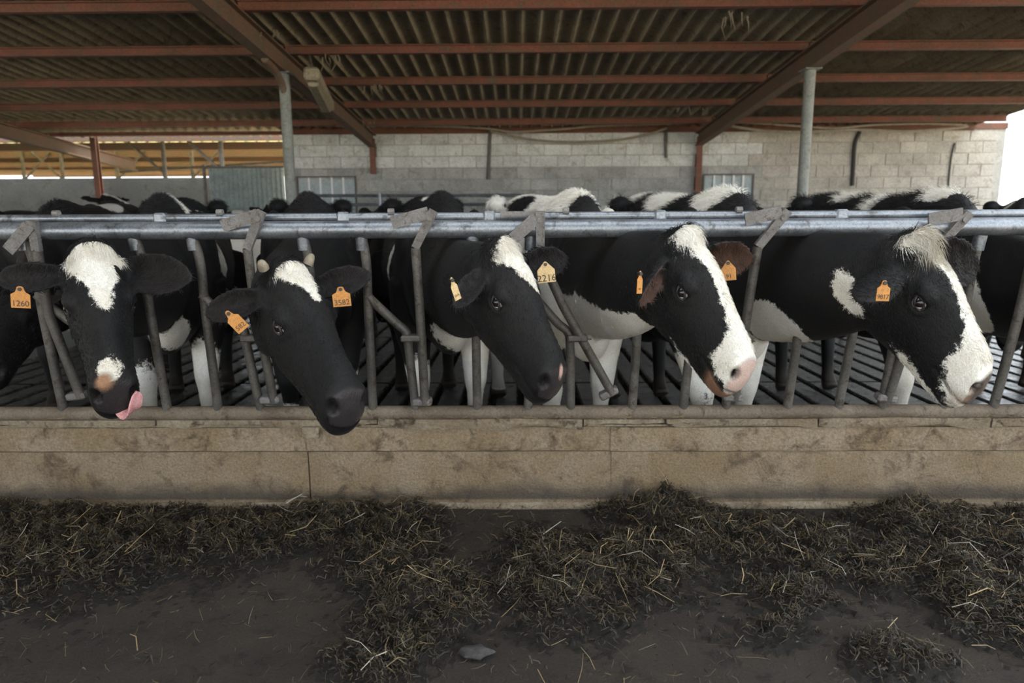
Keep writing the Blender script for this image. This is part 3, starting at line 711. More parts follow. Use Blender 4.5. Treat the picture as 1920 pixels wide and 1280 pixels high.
        for c, r in (((-0.03, sg * 0.185, 1.02), (.19, .085, .32)), ((-1.12, sg * 0.215, 1.37), (.09, .07, .06)), ((-1.30, sg * 0.17, 1.0), (.20, .12, .34)), ((-1.50, sg * 0.12, 1.31), (.06, .05, .06)), ((0.16, sg * .10, .86), (.17, .11, .20))):
            v, ff = ellipsoid(c, r); parts.append((cw(v), ff))
    for c, r in (((-1.12, 0, 0.60), (0.22, 0.16, 0.16)), ((.22, 0, .74), (.20, .11, .18)), ((.45, 0, .86), (.22, .06, .14))):
        v, ff = ellipsoid(c, r); parts.append((cw(v), ff))
    parts.append(tube_np([cw((-1.50, 0, 1.37)), cw((-1.58, 0, 1.36)), cw((-1.63, 0, 1.25)), cw((-1.64, 0, 0.95)), cw((-1.64, .02, 0.6))], np.array([.045, .04, .03, .02, .02]) * k, 10))
    # voxel union
    V = []; F = []; o = 0
    for v, ff in parts:
        V.append(v); F += [tuple(i + o for i in q) for q in ff]; o += len(v)
    V = np.concatenate(V) - W
    me0 = bpy.data.meshes.new('tmp'); me0.from_pydata(V.tolist(), [], F)
    bm = bmesh.new(); bm.from_mesh(me0); bmesh.ops.recalc_face_normals(bm, faces=bm.faces); bm.to_mesh(me0); bm.free()
    tmp = bpy.data.objects.new('tmp', me0); col.objects.link(tmp)
    md = tmp.modifiers.new('r', 'REMESH'); md.mode = 'VOXEL'; md.voxel_size = sp.get('voxel', 0.0085); md.adaptivity = 0.0
    dg = bpy.context.evaluated_depsgraph_get(); dg.update()
    me = bpy.data.meshes.new_from_object(tmp.evaluated_get(dg)); bpy.data.objects.remove(tmp); bpy.data.meshes.remove(me0)
    nv = len(me.vertices); co = np.empty(nv * 3); me.vertices.foreach_get('co', co); co = co.reshape(-1, 3) + W
    ed = np.empty(len(me.edges) * 2, int); me.edges.foreach_get('vertices', ed); ed = ed.reshape(-1, 2)
    h = shear(((co - P) @ H) / s, -1)
    inhead = (h[:, 0] > -0.06) & (np.abs(h[:, 1]) < 0.15) & (h[:, 2] > -0.36) & (h[:, 2] < 0.08) & (h[:, 0] < 0.65)
    wt = np.where(inhead & (h[:, 0] > 0.12), 0.18, 0.6)
    inear = np.zeros(nv)
    for (b0, e, el, wd, nn) in ears:
        q = co - b0; t = q @ e / el; a = np.abs(q @ wd); c_ = q @ nn
        m_ = (t > 0.12) & (t < 1.1) & (a < el * 0.36) & (np.abs(c_) < el * 0.25); inear = np.maximum(inear, m_ * 1.0)
    wt = np.where(inear > 0, 0.08, wt)
    deg = np.bincount(ed.ravel(), minlength=nv)[:, None]
    for _ in range(16 if sp.get('voxel', 0.0085) < 0.012 else 4):
        acc = np.stack([np.bincount(ed[:, 0], co[ed[:, 1], c], nv) + np.bincount(ed[:, 1], co[ed[:, 0], c], nv) for c in range(3)], 1)
        co = co + (acc / np.maximum(deg, 1) - co) * wt[:, None]
    me.vertices.foreach_set('co', (co - W).ravel()); me.update()
    nor = np.empty(nv * 3); me.vertex_normals.foreach_get('vector', nor); nor = nor.reshape(-1, 3)
    h = shear(((co - P) @ H) / s, -1); hn = nor @ H
    # carving of nostrils, mouth and eye sockets
    disp = np.zeros(nv); nostril = np.zeros(nv)
    ey = (0.222, 0.110, -0.072)
    for sg in (-1, 1):
        a = R(35) * sg
        q = h - np.array((0.566, sg * 0.058, -0.062)); 
        u = np.sqrt((q[:, 0] / .031) ** 2 + (q[:, 1] / .024) ** 2 + (q[:, 2] / .030) ** 2)
        g = np.clip(1 - u, 0, 1); disp -= 0.030 * np.minimum(1, g * 2.2); nostril = np.maximum(nostril, np.clip(g * 3.0, 0, 1))
        q = h - np.array((ey[0], sg * ey[1], ey[2])); u = np.sqrt((q[:, 0] / .030) ** 2 + (q[:, 1] / .05) ** 2 + (q[:, 2] / .021) ** 2)
        disp -= 0.012 * np.clip(1.2 - u, 0, 1)
        disp += 0.005 * np.exp(-((u - 1.45) / .3) ** 2) * inhead
    zm = -0.138 - (0.60 - h[:, 0]) * 0.10 + np.abs(h[:, 1]) * 0.1
    mm = np.exp(-((h[:, 2] - zm) / 0.006) ** 2) * ((h[:, 0] > 0.44) & inhead); disp -= 0.007 * mm
    if sp.get('has_head', True):
        co = co + nor * (disp * s)[:, None]
    me.vertices.foreach_set('co', (co - W).ravel()); me.update()
    h = shear(((co - P) @ H) / s, -1); b_ = ((co - W) @ B) / k
    # coat pattern
    fld = np.full(nv, 0.12 if sp.get('base') == 'white' else -0.12)
    bodym = ~inhead
    for op in sp.get('patches', []):
        c = np.array(op[1:4]); r = np.array(op[4:7]); e = (1 - np.sqrt((((b_ - c) / r) ** 2).sum(1))) * min(op[4:7])
        fld = np.where(bodym, np.maximum(fld, e) if op[0] == 'w' else np.minimum(fld, -e), fld)
    hf = np.full(nv, -0.1)
    if 'blaze' in sp:
        bz = np.array(sp['blaze']); yc = np.interp(h[:, 0], bz[:, 0], bz[:, 1]); hwd = np.interp(h[:, 0], bz[:, 0], bz[:, 2])
        e = hwd - np.abs(h[:, 1] - yc); e = np.minimum(e, (hn[:, 2] - 0.0) * 0.12); e = np.where((h[:, 0] < bz[0, 0]) | (h[:, 0] > bz[-1, 0]), -0.05, e)
        hf = np.maximum(hf, e)
    for op in sp.get('head_patches', []):
        c = np.array(op[1:4]); r = np.array(op[4:7]); e = (1 - np.sqrt((((h - c) / r) ** 2).sum(1))) * min(op[4:7])
        hf = np.maximum(hf, e) if op[0] == 'w' else np.minimum(hf, -e)
    fld = np.where(inhead, hf, fld); fld = np.where(inear > 0, -0.1, fld)
    tint = np.zeros((nv, 4)); wet = np.zeros(nv)
    def tn(mask, c):
        a = np.clip(mask, 0, 1)[:, None]; tint[:, :3] = tint[:, :3] * (1 - a) + np.array(c) * a; tint[:, 3:] = np.maximum(tint[:, 3:], a)
    # nose pad
    pad = np.clip((h[:, 0] - 0.560 + (h[:, 2] + 0.06) * 0.10) / 0.012, 0, 1) * (h[:, 2] > -0.138) * inhead * sp.get('has_head', True)
    nc = sp.get('nose', (0.030, 0.026, 0.027)); tn(pad, nc); wet = np.maximum(wet, pad)
    if 'nose_spot' in sp:
        c = np.array(sp['nose_spot']); g = np.clip((1 - np.sqrt((((h - c[:3]) / c[3:6]) ** 2).sum(1))) * 2, 0, 1) * inhead; tn(g, c[6:9])
    chin = np.clip((h[:, 0] - 0.47) / .03, 0, 1) * np.clip((-0.138 - h[:, 2]) / 0.012, 0, 1) * inhead
    if 'chin' in sp: tn(chin, sp['chin'])
    tn(nostril * inhead * sp.get('has_head', True), (0.010, 0.007, 0.007))
    tn(mm * 0.9, (0.012, 0.009, 0.009))
    ic = sp.get('ear_in', (0.016, 0.013, 0.013))
    for j, (b0, e, el, wd, nn) in enumerate(ears):
        q = co - b0; t = q @ e / el; a = np.abs(q @ wd) / (el * .28); g = (nor @ nn > 0.25) * inear * np.clip((t - .15) * 6, 0, 1) * np.clip((0.95 - a) * 4, 0, 1)
        tn(g * 0.85, sp.get('ear_in_l', ic) if j == 1 else ic)
    hoofm = np.clip((0.075 - b_[:, 2]) / .012, 0, 1); tn(hoofm, (0.045, 0.035, 0.028))
    dirt = np.clip((0.30 - b_[:, 2]) / .25, 0, 1) * 0.55; tn(dirt * (hoofm == 0), (0.10, 0.075, 0.05))
    for (x_, y_, z_, rx, ry, rz, cr, cg, cb, al) in sp.get('stains', []):
        g = np.clip((1 - np.sqrt((((b_ - np.array((x_, y_, z_))) / np.array((rx, ry, rz))) ** 2).sum(1))) * 2.5, 0, 1) * al * (fld > 0); tn(g, (cr, cg, cb))
    for (x_, y_, z_, rx, ry, rz, cr, cg, cb, al) in sp.get('head_stains', []):
        g = np.clip((1 - np.sqrt((((h - np.array((x_, y_, z_))) / np.array((rx, ry, rz))) ** 2).sum(1))) * 2.5, 0, 1) * al * inhead; tn(g, (cr, cg, cb))
    me.attributes.new('patch', 'FLOAT', 'POINT').data.foreach_set('value', fld)
    me.attributes.new('tint', 'FLOAT_COLOR', 'POINT').data.foreach_set('color', tint.ravel())
    me.attributes.new('wet', 'FLOAT', 'POINT').data.foreach_set('value', wet)
    me.materials.clear(); me.materials.append(M['coat']); me.polygons.foreach_set('use_smooth', np.ones(len(me.polygons), bool))
    root = empty('cow', W.tolist()); tag(root, sp['label'], 'cow', 'dairy cows'); me.name = 'body'
    body = bpy.data.objects.new('body', me); col.objects.link(body); body.parent = root
    if not sp.get('has_head', True): return root
    if sp.get('voxel', 0.0085) > 0.012:
        coat(sp, root, me, co, nor, h, b_, fld, tint, inhead, inear, H, B, W, ears, s, k); return root
    # eyes
    for sg, gz in ((-1, sp.get('gaze_r')), (1, sp.get('gaze_l'))):
        c = hw((ey[0], sg * (ey[1] - 0.0165), ey[2])); g = nrm(nrm(np.array((0, 0, CAM_H)) - c) * 0.9 + H @ np.array((-0.25, sg * 0.9, 0.05)))
        v, ff = ellipsoid((0, 0, 0), (0.0265 * s,) * 3, None, 20, 14)
        e = MB().add(v + c, ff).build('eye', M['eye'], root, True); e.data.materials.append(M['sclera'])
        for p in e.data.polygons:
            n_ = nrm(np.array(p.center) + W - c)
            if np.dot(n_, g) < 0.62: p.material_index = 1
        # eyelids: almond ring
        on = nrm(H @ np.array((0.10, sg * 1.0, 0.18))); ax = nrm(H @ np.array((0.95, 0, -0.30))); ax = nrm(ax - on * np.dot(ax, on)); az = np.cross(on, ax)
        cen = hw((ey[0], sg * (ey[1] - 0.0165), ey[2])) + on * 0.0165 * s; pts = []; rads = []
        for j in range(25):
            a = 2 * math.pi * j / 24; xx = math.cos(a) * 0.029; zz = math.sin(a) * 0.0140 * (1 - 0.25 * abs(math.cos(a)) ** 2)
            pts.append(cen + (ax * xx + az * zz - on * (0.0065 * math.cos(a) ** 2)) * s); rads.append(0.0062 * s)
        MB().tube(pts, rads, 8).build('eyelid', M['lid'], root, True)
    for hn_ in sp.get('horns', []):
        b0 = hw(hn_[0]); b1 = hw(hn_[1]); pts = [b0 + (b1 - b0) * t for t in (0, .35, .7, .92, 1)]
        MB().tube(pts, [x_ * s for x_ in (.020, .019, .016, .011, .004)], 12).build('horn', M['horn'], root, True)
    coat(sp, root, me, co, nor, h, b_, fld, tint, inhead, inear, H, B, W, ears, s, k)
    sp['hw'] = hw; sp['H'] = H
    return root

def coat(sp, root, me, co, nor, h, b_, fld, tint, inhead, inear, H, B, W, ears, s, k):
    """short hair strands over the visible head, neck and back"""
    me.calc_loop_triangles(); nt = len(me.loop_triangles); tv = np.empty(nt * 3, int); me.loop_triangles.foreach_get('vertices', tv); tv = tv.reshape(-1, 3)
    a, b, c = co[tv[:, 0]], co[tv[:, 1]], co[tv[:, 2]]; ar = np.linalg.norm(np.cross(b - a, c - a), axis=1)
    tc = (a + b + c) / 3; th = h[tv[:, 0]]; tb = b_[tv[:, 0]]; ih = inhead[tv[:, 0]]; ie = inear[tv[:, 0]] > 0; tn_ = nor[tv[:, 0]]
    padm = (th[:, 0] > 0.53) & ih
    white = fld[tv[:, 0]] > -0.01
    ridge = (tb[:, 2] > 1.33) & (tb[:, 0] < 0.25)
    d = ar * np.where(ih, np.where(white, 3.0, 1.6), np.where(ie, 3.0, np.where(ridge, 1.6, np.where(white & (tb[:, 0] > -0.3), 0.35, 0.12)))) * (~padm)
    poll = ih & (th[:, 0] < 0.06) & (th[:, 2] > -0.06); d = np.where(poll, ar * 4.0, d)
    near = np.linalg.norm(tc - np.array((0, 0, CAM_H)), axis=1); d = d * (near < 5.5) * ((tc - np.array((0, 0, CAM_H))) * tn_).sum(1).__lt__(0.15 * near)
    nS = sp.get('hairs', 16000)
    if d.sum() == 0: return
    idx = rng.choice(nt, nS, p=d / d.sum()); u = rng.random((nS, 2)); su = np.sqrt(u[:, :1])
    w0, w1, w2 = 1 - su, su * (1 - u[:, 1:]), su * u[:, 1:]
    p = a[idx] * w0 + b[idx] * w1 + c[idx] * w2; n = nor[tv[idx, 0]] * w0 + nor[tv[idx, 1]] * w1 + nor[tv[idx, 2]] * w2
    f0 = fld[tv[idx, 0]] * w0[:, 0] + fld[tv[idx, 1]] * w1[:, 0] + fld[tv[idx, 2]] * w2[:, 0]; ti = tint[tv[idx, 0]]
    hh = ih[idx]; po = poll[idx]; er = ie[idx]; rd = ridge[idx] & ~hh
    flow = np.where(hh[:, None], H[:, 0] * 0.9, -B[:, 0] * 0.7 + np.array((0, 0, -0.7)))
    # wavy curls
    ph = np.sin(p @ np.array((61., 37., 53.))) + np.sin(p @ np.array((-41., 67., 29.)))
    side = np.cross(n, flow); flow = flow + side * ph[:, None] * 0.35 + rng.normal(0, 0.25, (nS, 3))
    flow = flow - n * (flow * n).sum(1, keepdims=True); flow /= np.linalg.norm(flow, axis=1, keepdims=True) + 1e-6
    lift = np.where(po, 0.45, np.where(rd, 1.0, np.where(er, .45, 0.28)))[:, None] * rng.uniform(.6, 1.4, (nS, 1))
    ln = (np.where(po, sp.get('tuft', 0.035), np.where(rd, sp.get('ridge', 0.03), np.where(er, .024, np.where(hh & (f0 > 0), 0.020, 0.012)))) * rng.uniform(.5, 1.2, nS))[:, None]
    dr = flow + n * lift; dr /= np.linalg.norm(dr, axis=1, keepdims=True)
    p1 = p + dr * ln * 0.5; p2 = p1 + (flow + n * lift * 0.25 + side * (ph * 0.4)[:, None]) * ln * 0.5 + np.where(po, -0.3, 0)[:, None] * np.array((0, 0, 1)) * ln
    wd = np.cross(dr, p - np.array((0, 0, CAM_H)) + rng.normal(0, .8, (nS, 3))); wd /= np.linalg.norm(wd, axis=1, keepdims=True) + 1e-9
    hwid = 0.00075 if sp.get('voxel', .0085) < .012 else 0.0013
    verts = np.stack([p - wd * hwid, p + wd * hwid, p1 - wd * hwid * .8, p1 + wd * hwid * .8, p2], 1).reshape(-1, 3) - W
    base = np.arange(nS)[:, None] * 5; tris = np.concatenate([base + [0, 1, 3], base + [0, 3, 2], base + [2, 3, 4]], 1).reshape(-1, 3)
    hm = bpy.data.meshes.new('coat_hair'); hm.vertices.add(len(verts)); hm.vertices.foreach_set('co', verts.ravel())
    hm.loops.add(tris.size); hm.loops.foreach_set('vertex_index', tris.ravel()); hm.polygons.add(len(tris)); hm.polygons.foreach_set('loop_start', np.arange(0, tris.size, 3)); hm.polygons.foreach_set('loop_total', np.full(len(tris), 3)); hm.update()
    hm.attributes.new('patch', 'FLOAT', 'POINT').data.foreach_set('value', np.repeat(f0, 5))
    hm.attributes.new('tint', 'FLOAT_COLOR', 'POINT').data.foreach_set('color', np.repeat(ti, 5, axis=0).ravel())
    hm.attributes.new('wet', 'FLOAT', 'POINT')
    hm.materials.append(M['coat']); o = bpy.data.objects.new('coat_hair', hm); col.objects.link(o); o.parent = root; o['kind'] = 'stuff'

def ear_tag(root, px, py, Y, w, hgt, turn, tilt, text, m, lab, neck=0.42, tsize=None):
    """tag plate: wide body, narrow neck with stud on top"""
    c = at(px, py, Y); t, g = R(turn), R(tilt)
    rx = Vector((math.cos(t), math.sin(t), 0)); nz = Vector((math.sin(t), -math.cos(t), 0)); ry = Vector((0, 0, 1))
    X = rx * math.cos(g) + ry * math.sin(g); Yv = -rx * math.sin(g) + ry * math.cos(g)
    pr = [(-.5, -.5), (.5, -.5), (.5, .12), (.26, .24), (.2, .36), (.16, .46), (.07, .5), (-.07, .5), (-.16, .46), (-.2, .36), (-.26, .24), (-.5, .12)]
    if neck < .3: pr = [(-.5, -.5), (.5, -.5), (.5, .1), (.05, .5), (-.05, .5), (-.5, .1)]
    pts = [c + X * (a * w) + Yv * (b * hgt) for a, b in pr]
    o = MB().prism(pts, -nz * 0.0025).build('ear_tag', m, root); o['label'] = lab
    s0 = c + Yv * (hgt * 0.37); MB().tube([s0 + nz * 0.004, s0 - nz * 0.012], 0.0065, 10).build('stud', M['stud'], o)
    cu = bpy.data.curves.new('txt', 'FONT'); cu.body = text; cu.size = tsize or w * 0.40; cu.align_x = 'CENTER'; cu.align_y = 'CENTER'; cu.extrude = 0.0002; cu.resolution_u = 3
    to = bpy.data.objects.new('txt', cu); col.objects.link(to); dg = bpy.context.evaluated_depsgraph_get(); dg.update()
    me = bpy.data.meshes.new_from_object(to.evaluated_get(dg)); bpy.data.objects.remove(to); me.name = 'number'
    cc = c - Yv * (hgt * 0.30) + nz * 0.0008; off = wloc(root)
    for v in me.vertices:
        q = cc + X * v.co.x + Yv * v.co.y + nz * v.co.z - off; v.co = q
    me.materials.clear(); me.materials.append(M['ink']); me.update(); n = bpy.data.objects.new('number', me); col.objects.link(n); n.parent = o

V3 = lambda v: (v.x, v.y, v.z)
A = lambda x, y, Y: V3(at(x, y, Y))
PINK = (0.62, 0.36, 0.30); GREYNOSE = (0.030, 0.026, 0.028)
cows = [
 dict(label='black cow with long white triangle on forehead licking its nose with pink tongue', withers=(-1.98, 3.85), heading=20, poll=A(172, 462, 2.60), muzzle=A(218, 745, 2.36), yaw=33, roll=-2,
      ear_r=A(-12, 525, 2.50), ear_l=A(362, 522, 2.58), blaze=[(0.0, 0.0, .03), (.02, 0, .085), (.05, 0.0, .098), (.13, .0, .072), (.21, .005, .040), (.27, .01, .024), (.295, .012, .004)],
      head_patches=[('w', .525, -.012, 0.0, .045, .036, .03)], nose_spot=(.555, -.03, -.02, .03, .04, .04, .30, .16, .09), tuft=.04,
      patches=[('w', -.14, .22, 1.24, .12, .24, .34), ('w', -.18, .02, 1.43, .11, .24, .12), ('w', .03, .16, .36, .14, .10, .27), ('w', .0, -.16, .34, .16, .10, .20), ('w', .30, .02, .70, .12, .10, .10)],
      stains=[(-.10, .30, 1.16, .16, .14, .09, .34, .16, .04, .9)], stance=(0.02, 0.0)),
 dict(label='black cow with small white forehead triangle and horn stubs, muzzle over the curb', withers=(-1.15, 3.80), heading=16, neck_mid=(.58, 0, .96), poll=A(538, 497, 2.52), muzzle=A(660, 762, 2.25), yaw=50, roll=8,
      ear_r=A(384, 592, 2.46), ear_l=A(698, 512, 2.62), blaze=[(.01, .0, .03), (.035, .005, .068), (.10, .012, .052), (.16, .02, .026), (.21, .024, .003)],
      horns=[((0.0, -.085, -.01), (-.012, -.103, .022)), ((0.0, .085, -.01), (-.028, .108, .022))], patches=[('w', .04, .17, .26, .1, .1, .20), ('w', -.05, .16, .45, .12, .1, .12), ('w', .03, -.16, .16, .1, .1, .12)], nose=GREYNOSE, tuft=.03),
 dict(label='black cow with long white forehead blaze and pink spot on its dark nose', withers=(-0.42, 3.82), heading=13, neck_mid=(.64, 0, .98), poll=A(942, 458, 2.52), muzzle=A(1048, 718, 2.33), yaw=48, roll=4,
      ear_r=A(852, 580, 2.38), ear_l=A(1066, 484, 2.74), blaze=[(-.03, 0.03, .03), (.01, .015, .072), (.06, .008, .080), (.12, .012, .062), (.19, .022, .038), (.25, .030, .006)],
      nose=GREYNOSE, nose_spot=(.575, .01, -.018, .03, .014, .035, .55, .36, .29), tuft=.04, ear_r_n=(-.2, -.9, .1),
      patches=[('w', -.55, .05, 1.42, .35, .10, .10), ('w', .06, .16, .45, .16, .11, .33), ('w', .30, .06, .72, .17, .16, .13), ('w', .04, -.16, .30, .13, .1, .25), ('w', -.2, -.3, 1.15, .06, .12, .2)], stance=(0.0, .06)),
 dict(label='black cow with broad white blaze down its whole face to a pink nose', withers=(0.30, 3.62), heading=12, neck_mid=(.66, 0, .97), poll=A(1284, 436, 2.50), muzzle=A(1404, 704, 2.30), yaw=40, roll=3,
      ear_r=A(1196, 575, 2.36), ear_l=A(1412, 486, 2.70), ear_in=(.13, .075, .06), ear_in_l=(.085, .042, .027), ear_r_n=(.95, -.25, .1), ear_l_n=(-.25, -.9, -.1),
      blaze=[(-.02, .01, .035), (.0, .01, .075), (.03, .012, .078), (.10, .018, .068), (.18, .02, .052), (.27, .015, .040), (.36, .01, .040), (.43, .005, .055), (.48, 0, .09), (.56, 0, .12), (.61, 0, .12)],
      head_patches=[('w', .52, -.03, -.075, .06, .07, .065), ('w', .54, 0.03, -.06, .06, .07, .06), ('w', .33, 0, -.25, .2, .05, .025)], nose=(.58, .42, .37), chin=(.22, .12, .075), tuft=.05,
      base='white', patches=[('b', .85, 0.0, 1.32, .72, .7, .42), ('b', .40, -.05, 1.17, .34, .4, .26), ('b', -.85, -.12, 1.42, .26, .10, .16), ('b', -.5, .3, 1.0, .25, .2, .25)],
      stains=[(-.05, -.22, 1.24, .26, .20, .10, .36, .17, .04, .95)], stance=(0.05, -0.04)),
 dict(label='black cow with shaggy white blaze, white muzzle and orange tag 9817, in profile', withers=(1.06, 3.55), heading=9, neck_mid=(.68, 0, .97), poll=A(1722, 446, 2.42), muzzle=A(1850, 728, 2.28), yaw=40, roll=2, ear_in=(.02, .016, .015),
      ear_r=A(1606, 566, 2.26), ear_l=A(1836, 498, 2.68), ear_r_n=(-.2, .3, -.9), tuft=.075,
      blaze=[(-.03, .0, .05), (0, .0, .075), (.03, .01, .075), (.10, .015, .062), (.18, .018, .055), (.27, .015, .045), (.36, .01, .045), (.43, .0, .07), (.48, 0, .10), (.56, 0, .12), (.61, 0, .12)],
      head_patches=[('w', .54, -.03, -.10, .10, .07, .085), ('w', .56, 0.03, -.09, .09, .07, .08), ('w', .36, 0, -.235, .24, .06, .035), ('w', .08, -.08, -.29, .10, .06, .05)], nose=(.10, .075, .065),
      head_stains=[(.55, -.05, -.12, .05, .04, .05, .55, .36, .24, .5), (.06, 0, .02, .12, .1, .05, .42, .36, .24, .55)],
      patches=[('w', -.06, 0, 1.46, .20, .26, .17), ('w', -.70, .0, 1.45, .24, .4, .14), ('w', -1.3, .0, 1.45, .24, .4, .14), ('w', .62, -.04, .78, .18, .16, .18), ('w', .22, -.02, .70, .22, .24, .17), ('w', .05, .16, .40, .16, .12, .36), ('w', .05, -.16, .40, .16, .12, .34)], stance=(0.10, -0.05), ridge=.05),
 dict(label='black cow cut by the right edge with a hairy white tuft on its withers', withers=(2.26, 3.75), heading=4, poll=(2.55, 2.42, 1.10), muzzle=(2.90, 2.40, .68), yaw=80, roll=0, ear_r=(2.42, 2.25, .98), ear_l=(2.6, 2.7, 1.1),
      blaze=[(-.04, 0, .05), (.2, 0, .04), (.6, 0, .03)], ridge=.06, hairs=9000,
      patches=[('w', .03, 0, 1.44, .12, .14, .10), ('w', -.5, .0, 1.44, .07, .25, .25), ('w', -.85, .0, 1.46, .14, .2, .10), ('w', .45, -.12, .84, .12, .12, .20), ('w', .05, .16, .30, .14, .12, .25), ('w', .05, -.16, .28, .14, .12, .22)]),
]
roots = [make_cow(c) for c in cows]
# ear tags
ear_tag(roots[0], 38, 557, 2.42, 0.066, 0.078, 5, -4, '1260', M['tag'], 'orange numbered ear tag', tsize=.030)
ear_tag(roots[1], 441, 601, 2.36, 0.046, 0.088, 25, 38, '582', M['tag'], 'orange numbered ear tag', tsize=.024)
ear_tag(roots[1], 640, 556, 2.46, 0.064, 0.072, 8, 4, '3582', M['tag'], 'orange numbered ear tag', tsize=.028)
ear_tag(roots[2], 853, 541, 2.30, 0.026, 0.082, 40, 20, '2216', M['tag_pale'], 'faded yellow ear tag seen edge on', tsize=.010)
ear_tag(roots[2], 1024, 510, 2.56, 0.066, 0.078, 5, 6, '2216', M['tag_pale'], 'faded yellow ear tag with large number', neck=.2, tsize=.036)
ear_tag(roots[3], 1200, 529, 2.28, 0.022, 0.076, 30, -2, '91', M['tag'], 'narrow orange ear tag', tsize=.010)
ear_tag(roots[3], 1366, 507, 2.56, 0.052, 0.074, -10, 6, '91', M['tag'], 'orange ear tag', neck=.2, tsize=.022)
ear_tag(roots[4], 1657, 545, 2.18, 0.046, 0.066, 10, -3, '9817', M['tag'], 'orange numbered ear tag', tsize=.021)
# tongue of the licking cow
hw = cows[0]['hw']; r0 = roots[0]
tp = [hw(p) for p in ((.50, .0, -.125), (.56, .015, -.130), (.605, .03, -.120), (.615, .05, -.085), (.585, .068, -.050))]
ts = smooth_pts([Vector(p) for p in tp], 6); b = MB(); n = len(ts); Hm = cows[0]['H']
rings = []
for i, p in enumerate(ts):
    t = i / (n - 1); T = nrm(np.array(ts[min(i + 1, n - 1)] - ts[max(i - 1, 0)])); sd = nrm(Hm[:, 1] * .7 - Hm[:, 0] * .5 - T * np.dot(Hm[:, 1] * .7 - Hm[:, 0] * .5, T)); nn = np.cross(T, sd)
    w = np.interp(t, [0, .3, .75, .92, 1], [.024, .030, .030, .020, .006]); th = .008
    rings.append(np.array([np.array(p) + sd * (w * math.cos(a)) + nn * (th * math.sin(a) - .008 * math.cos(a) ** 2) for a in np.linspace(0, 2 * math.pi, 16, endpoint=False)]))
v, ff = loft(rings); o = MB().add(v, ff).build('tongue', M['tongue'], r0, True); o['label'] = 'wet pink tongue curled to the nose'

# cows standing further back
def back_cow(label, wx, wy, heading, patches, base='black', head=None, **kw):
    be = R(heading); fw = Vector((math.sin(be), -math.cos(be), 0)); w = Vector((wx, wy, 0))
    if head is None: head = (0.75, 0.98, 0.42)        # forward, poll height, drop
    P = w + fw * head[0]; P.z = head[1]; Mz = P + fw * 0.42; Mz.z = head[1] - head[2]
    lf = Vector((math.cos(be), math.sin(be), 0))
    sp = dict(label=label, withers=(wx, wy), heading=heading, poll=V3(P), muzzle=V3(Mz), yaw=heading, patches=patches, base=base, voxel=0.018, hairs=3500,
              ear_r=V3(P - lf * .27 + Vector((0, 0, -.03))), ear_l=V3(P + lf * .27 + Vector((0, 0, -.03))), blaze=[(-.03, 0, .03), (.1, 0, .05), (.3, 0, .02), (.6, 0, .03)])
    sp.update(kw); return make_cow(sp)
back_cow('black cow cut by the left edge with a white saddle patch', -3.05, 4.6, 12, [('w', -.75, .15, 1.45, .22, .25, .10)], head=(.7, .9, .40), blaze=[(0, 0, 0), (.1, 0, -.02)])
back_cow('far black cow lifting its head near the dark red column on the left', -4.9, 7.6, 62, [('w', -.2, .3, .9, .2, .2, .2)], head=(.62, 1.56, .14), size=1.0)
back_cow('far cow with white head between the black backs at the low wall', -3.35, 8.3, 50, [('b', -.5, 0, 1.0, .7, .6, .5)], base='white', head=(.7, 1.46, .30))
back_cow('far black cow standing behind the second barrier cow', -1.25, 6.4, 10, [('w', -.15, .1, 1.43, .12, .12, .08), ('w', -.9, .2, .9, .2, .2, .3)], head=(.7, 1.0, .4))
back_cow('far white cow with black saddle left of the right post', 1.70, 6.5, 18, [('b', -.35, .0, 1.38, .32, .5, .22), ('b', .4, 0, 1.1, .3, .3, .3)], base='white', head=(.75, .95, .4))
back_cow('far black cow with white blotches at the right edge', 3.75, 5.2, -35, [('w', -.75, .0, 1.43, .16, .35, .12), ('w', -.15, .0, 1.2, .12, .35, .2)], head=(.75, .95, .4))
back_cow('black and white cow behind the profile cow at the post', 3.35, 7.3, 30, [('w', -.2, -.1, 1.42, .22, .3, .1), ('w', -1.0, 0, 1.3, .2, .4, .25)], head=(.75, 1.0, .4))

# ================================================================== SILAGE
heaps = [(150, 1020, 330, 110, .05), (420, 1010, 200, 70, .05), (620, 985, 150, 60, .06), (760, 985, 80, 45, .07), (730, 1050, 130, 70, .05), (800, 1130, 140, 75, .07), (720, 1240, 120, 70, .05),
         (1010, 1035, 80, 55, .05), (1060, 1090, 150, 90, .07), (1230, 955, 110, 42, .10), (1330, 1010, 150, 60, .06), (1200, 1060, 150, 70, .06), (1500, 1030, 170, 70, .06), (1740, 985, 150, 50, .07), (1640, 1070, 160, 60, .05),
         (1480, 1120, 110, 50, .05), (1820, 1110, 130, 110, .07), (1440, 1190, 130, 40, .03), (1880, 1020, 120, 90, .05), (1680, 1240, 110, 50, .05), (40, 960, 200, 60, .05), (2060, 1020, 190, 80, .06), (2260, 1000, 200, 70, .05), (-180, 1010, 220, 90, .05)]
HG = []
for (px, py, rx, ry, hh) in heaps:
    c = ground(px, py); e1 = ground(px + rx, py); e2 = ground(px, py - ry * .5); HG.append((c.x, c.y, abs(e1.x - c.x), abs(e2.y - c.y) * 2.0, hh))
HG = np.array(HG)
def lump(x, y):
    return (np.sin(x * 19 + y * 7) * np.cos(y * 23 - x * 5) + np.sin(x * 41 - y * 13 + 1) * np.cos(y * 37 + x * 17 + 2) * .6 + np.sin(x * 83 + y * 61) * .35)
def hfield(x, y):
    z = np.zeros_like(x)
    for (cx, cy, rx, ry, hh) in HG:
        q = ((x - cx) / rx) ** 2 + ((y - cy) / ry) ** 2; z = np.maximum(z, hh * np.exp(-q * 1.3))
    z = z * (1 + 0.45 * lump(x, y)) - 0.014
    return z
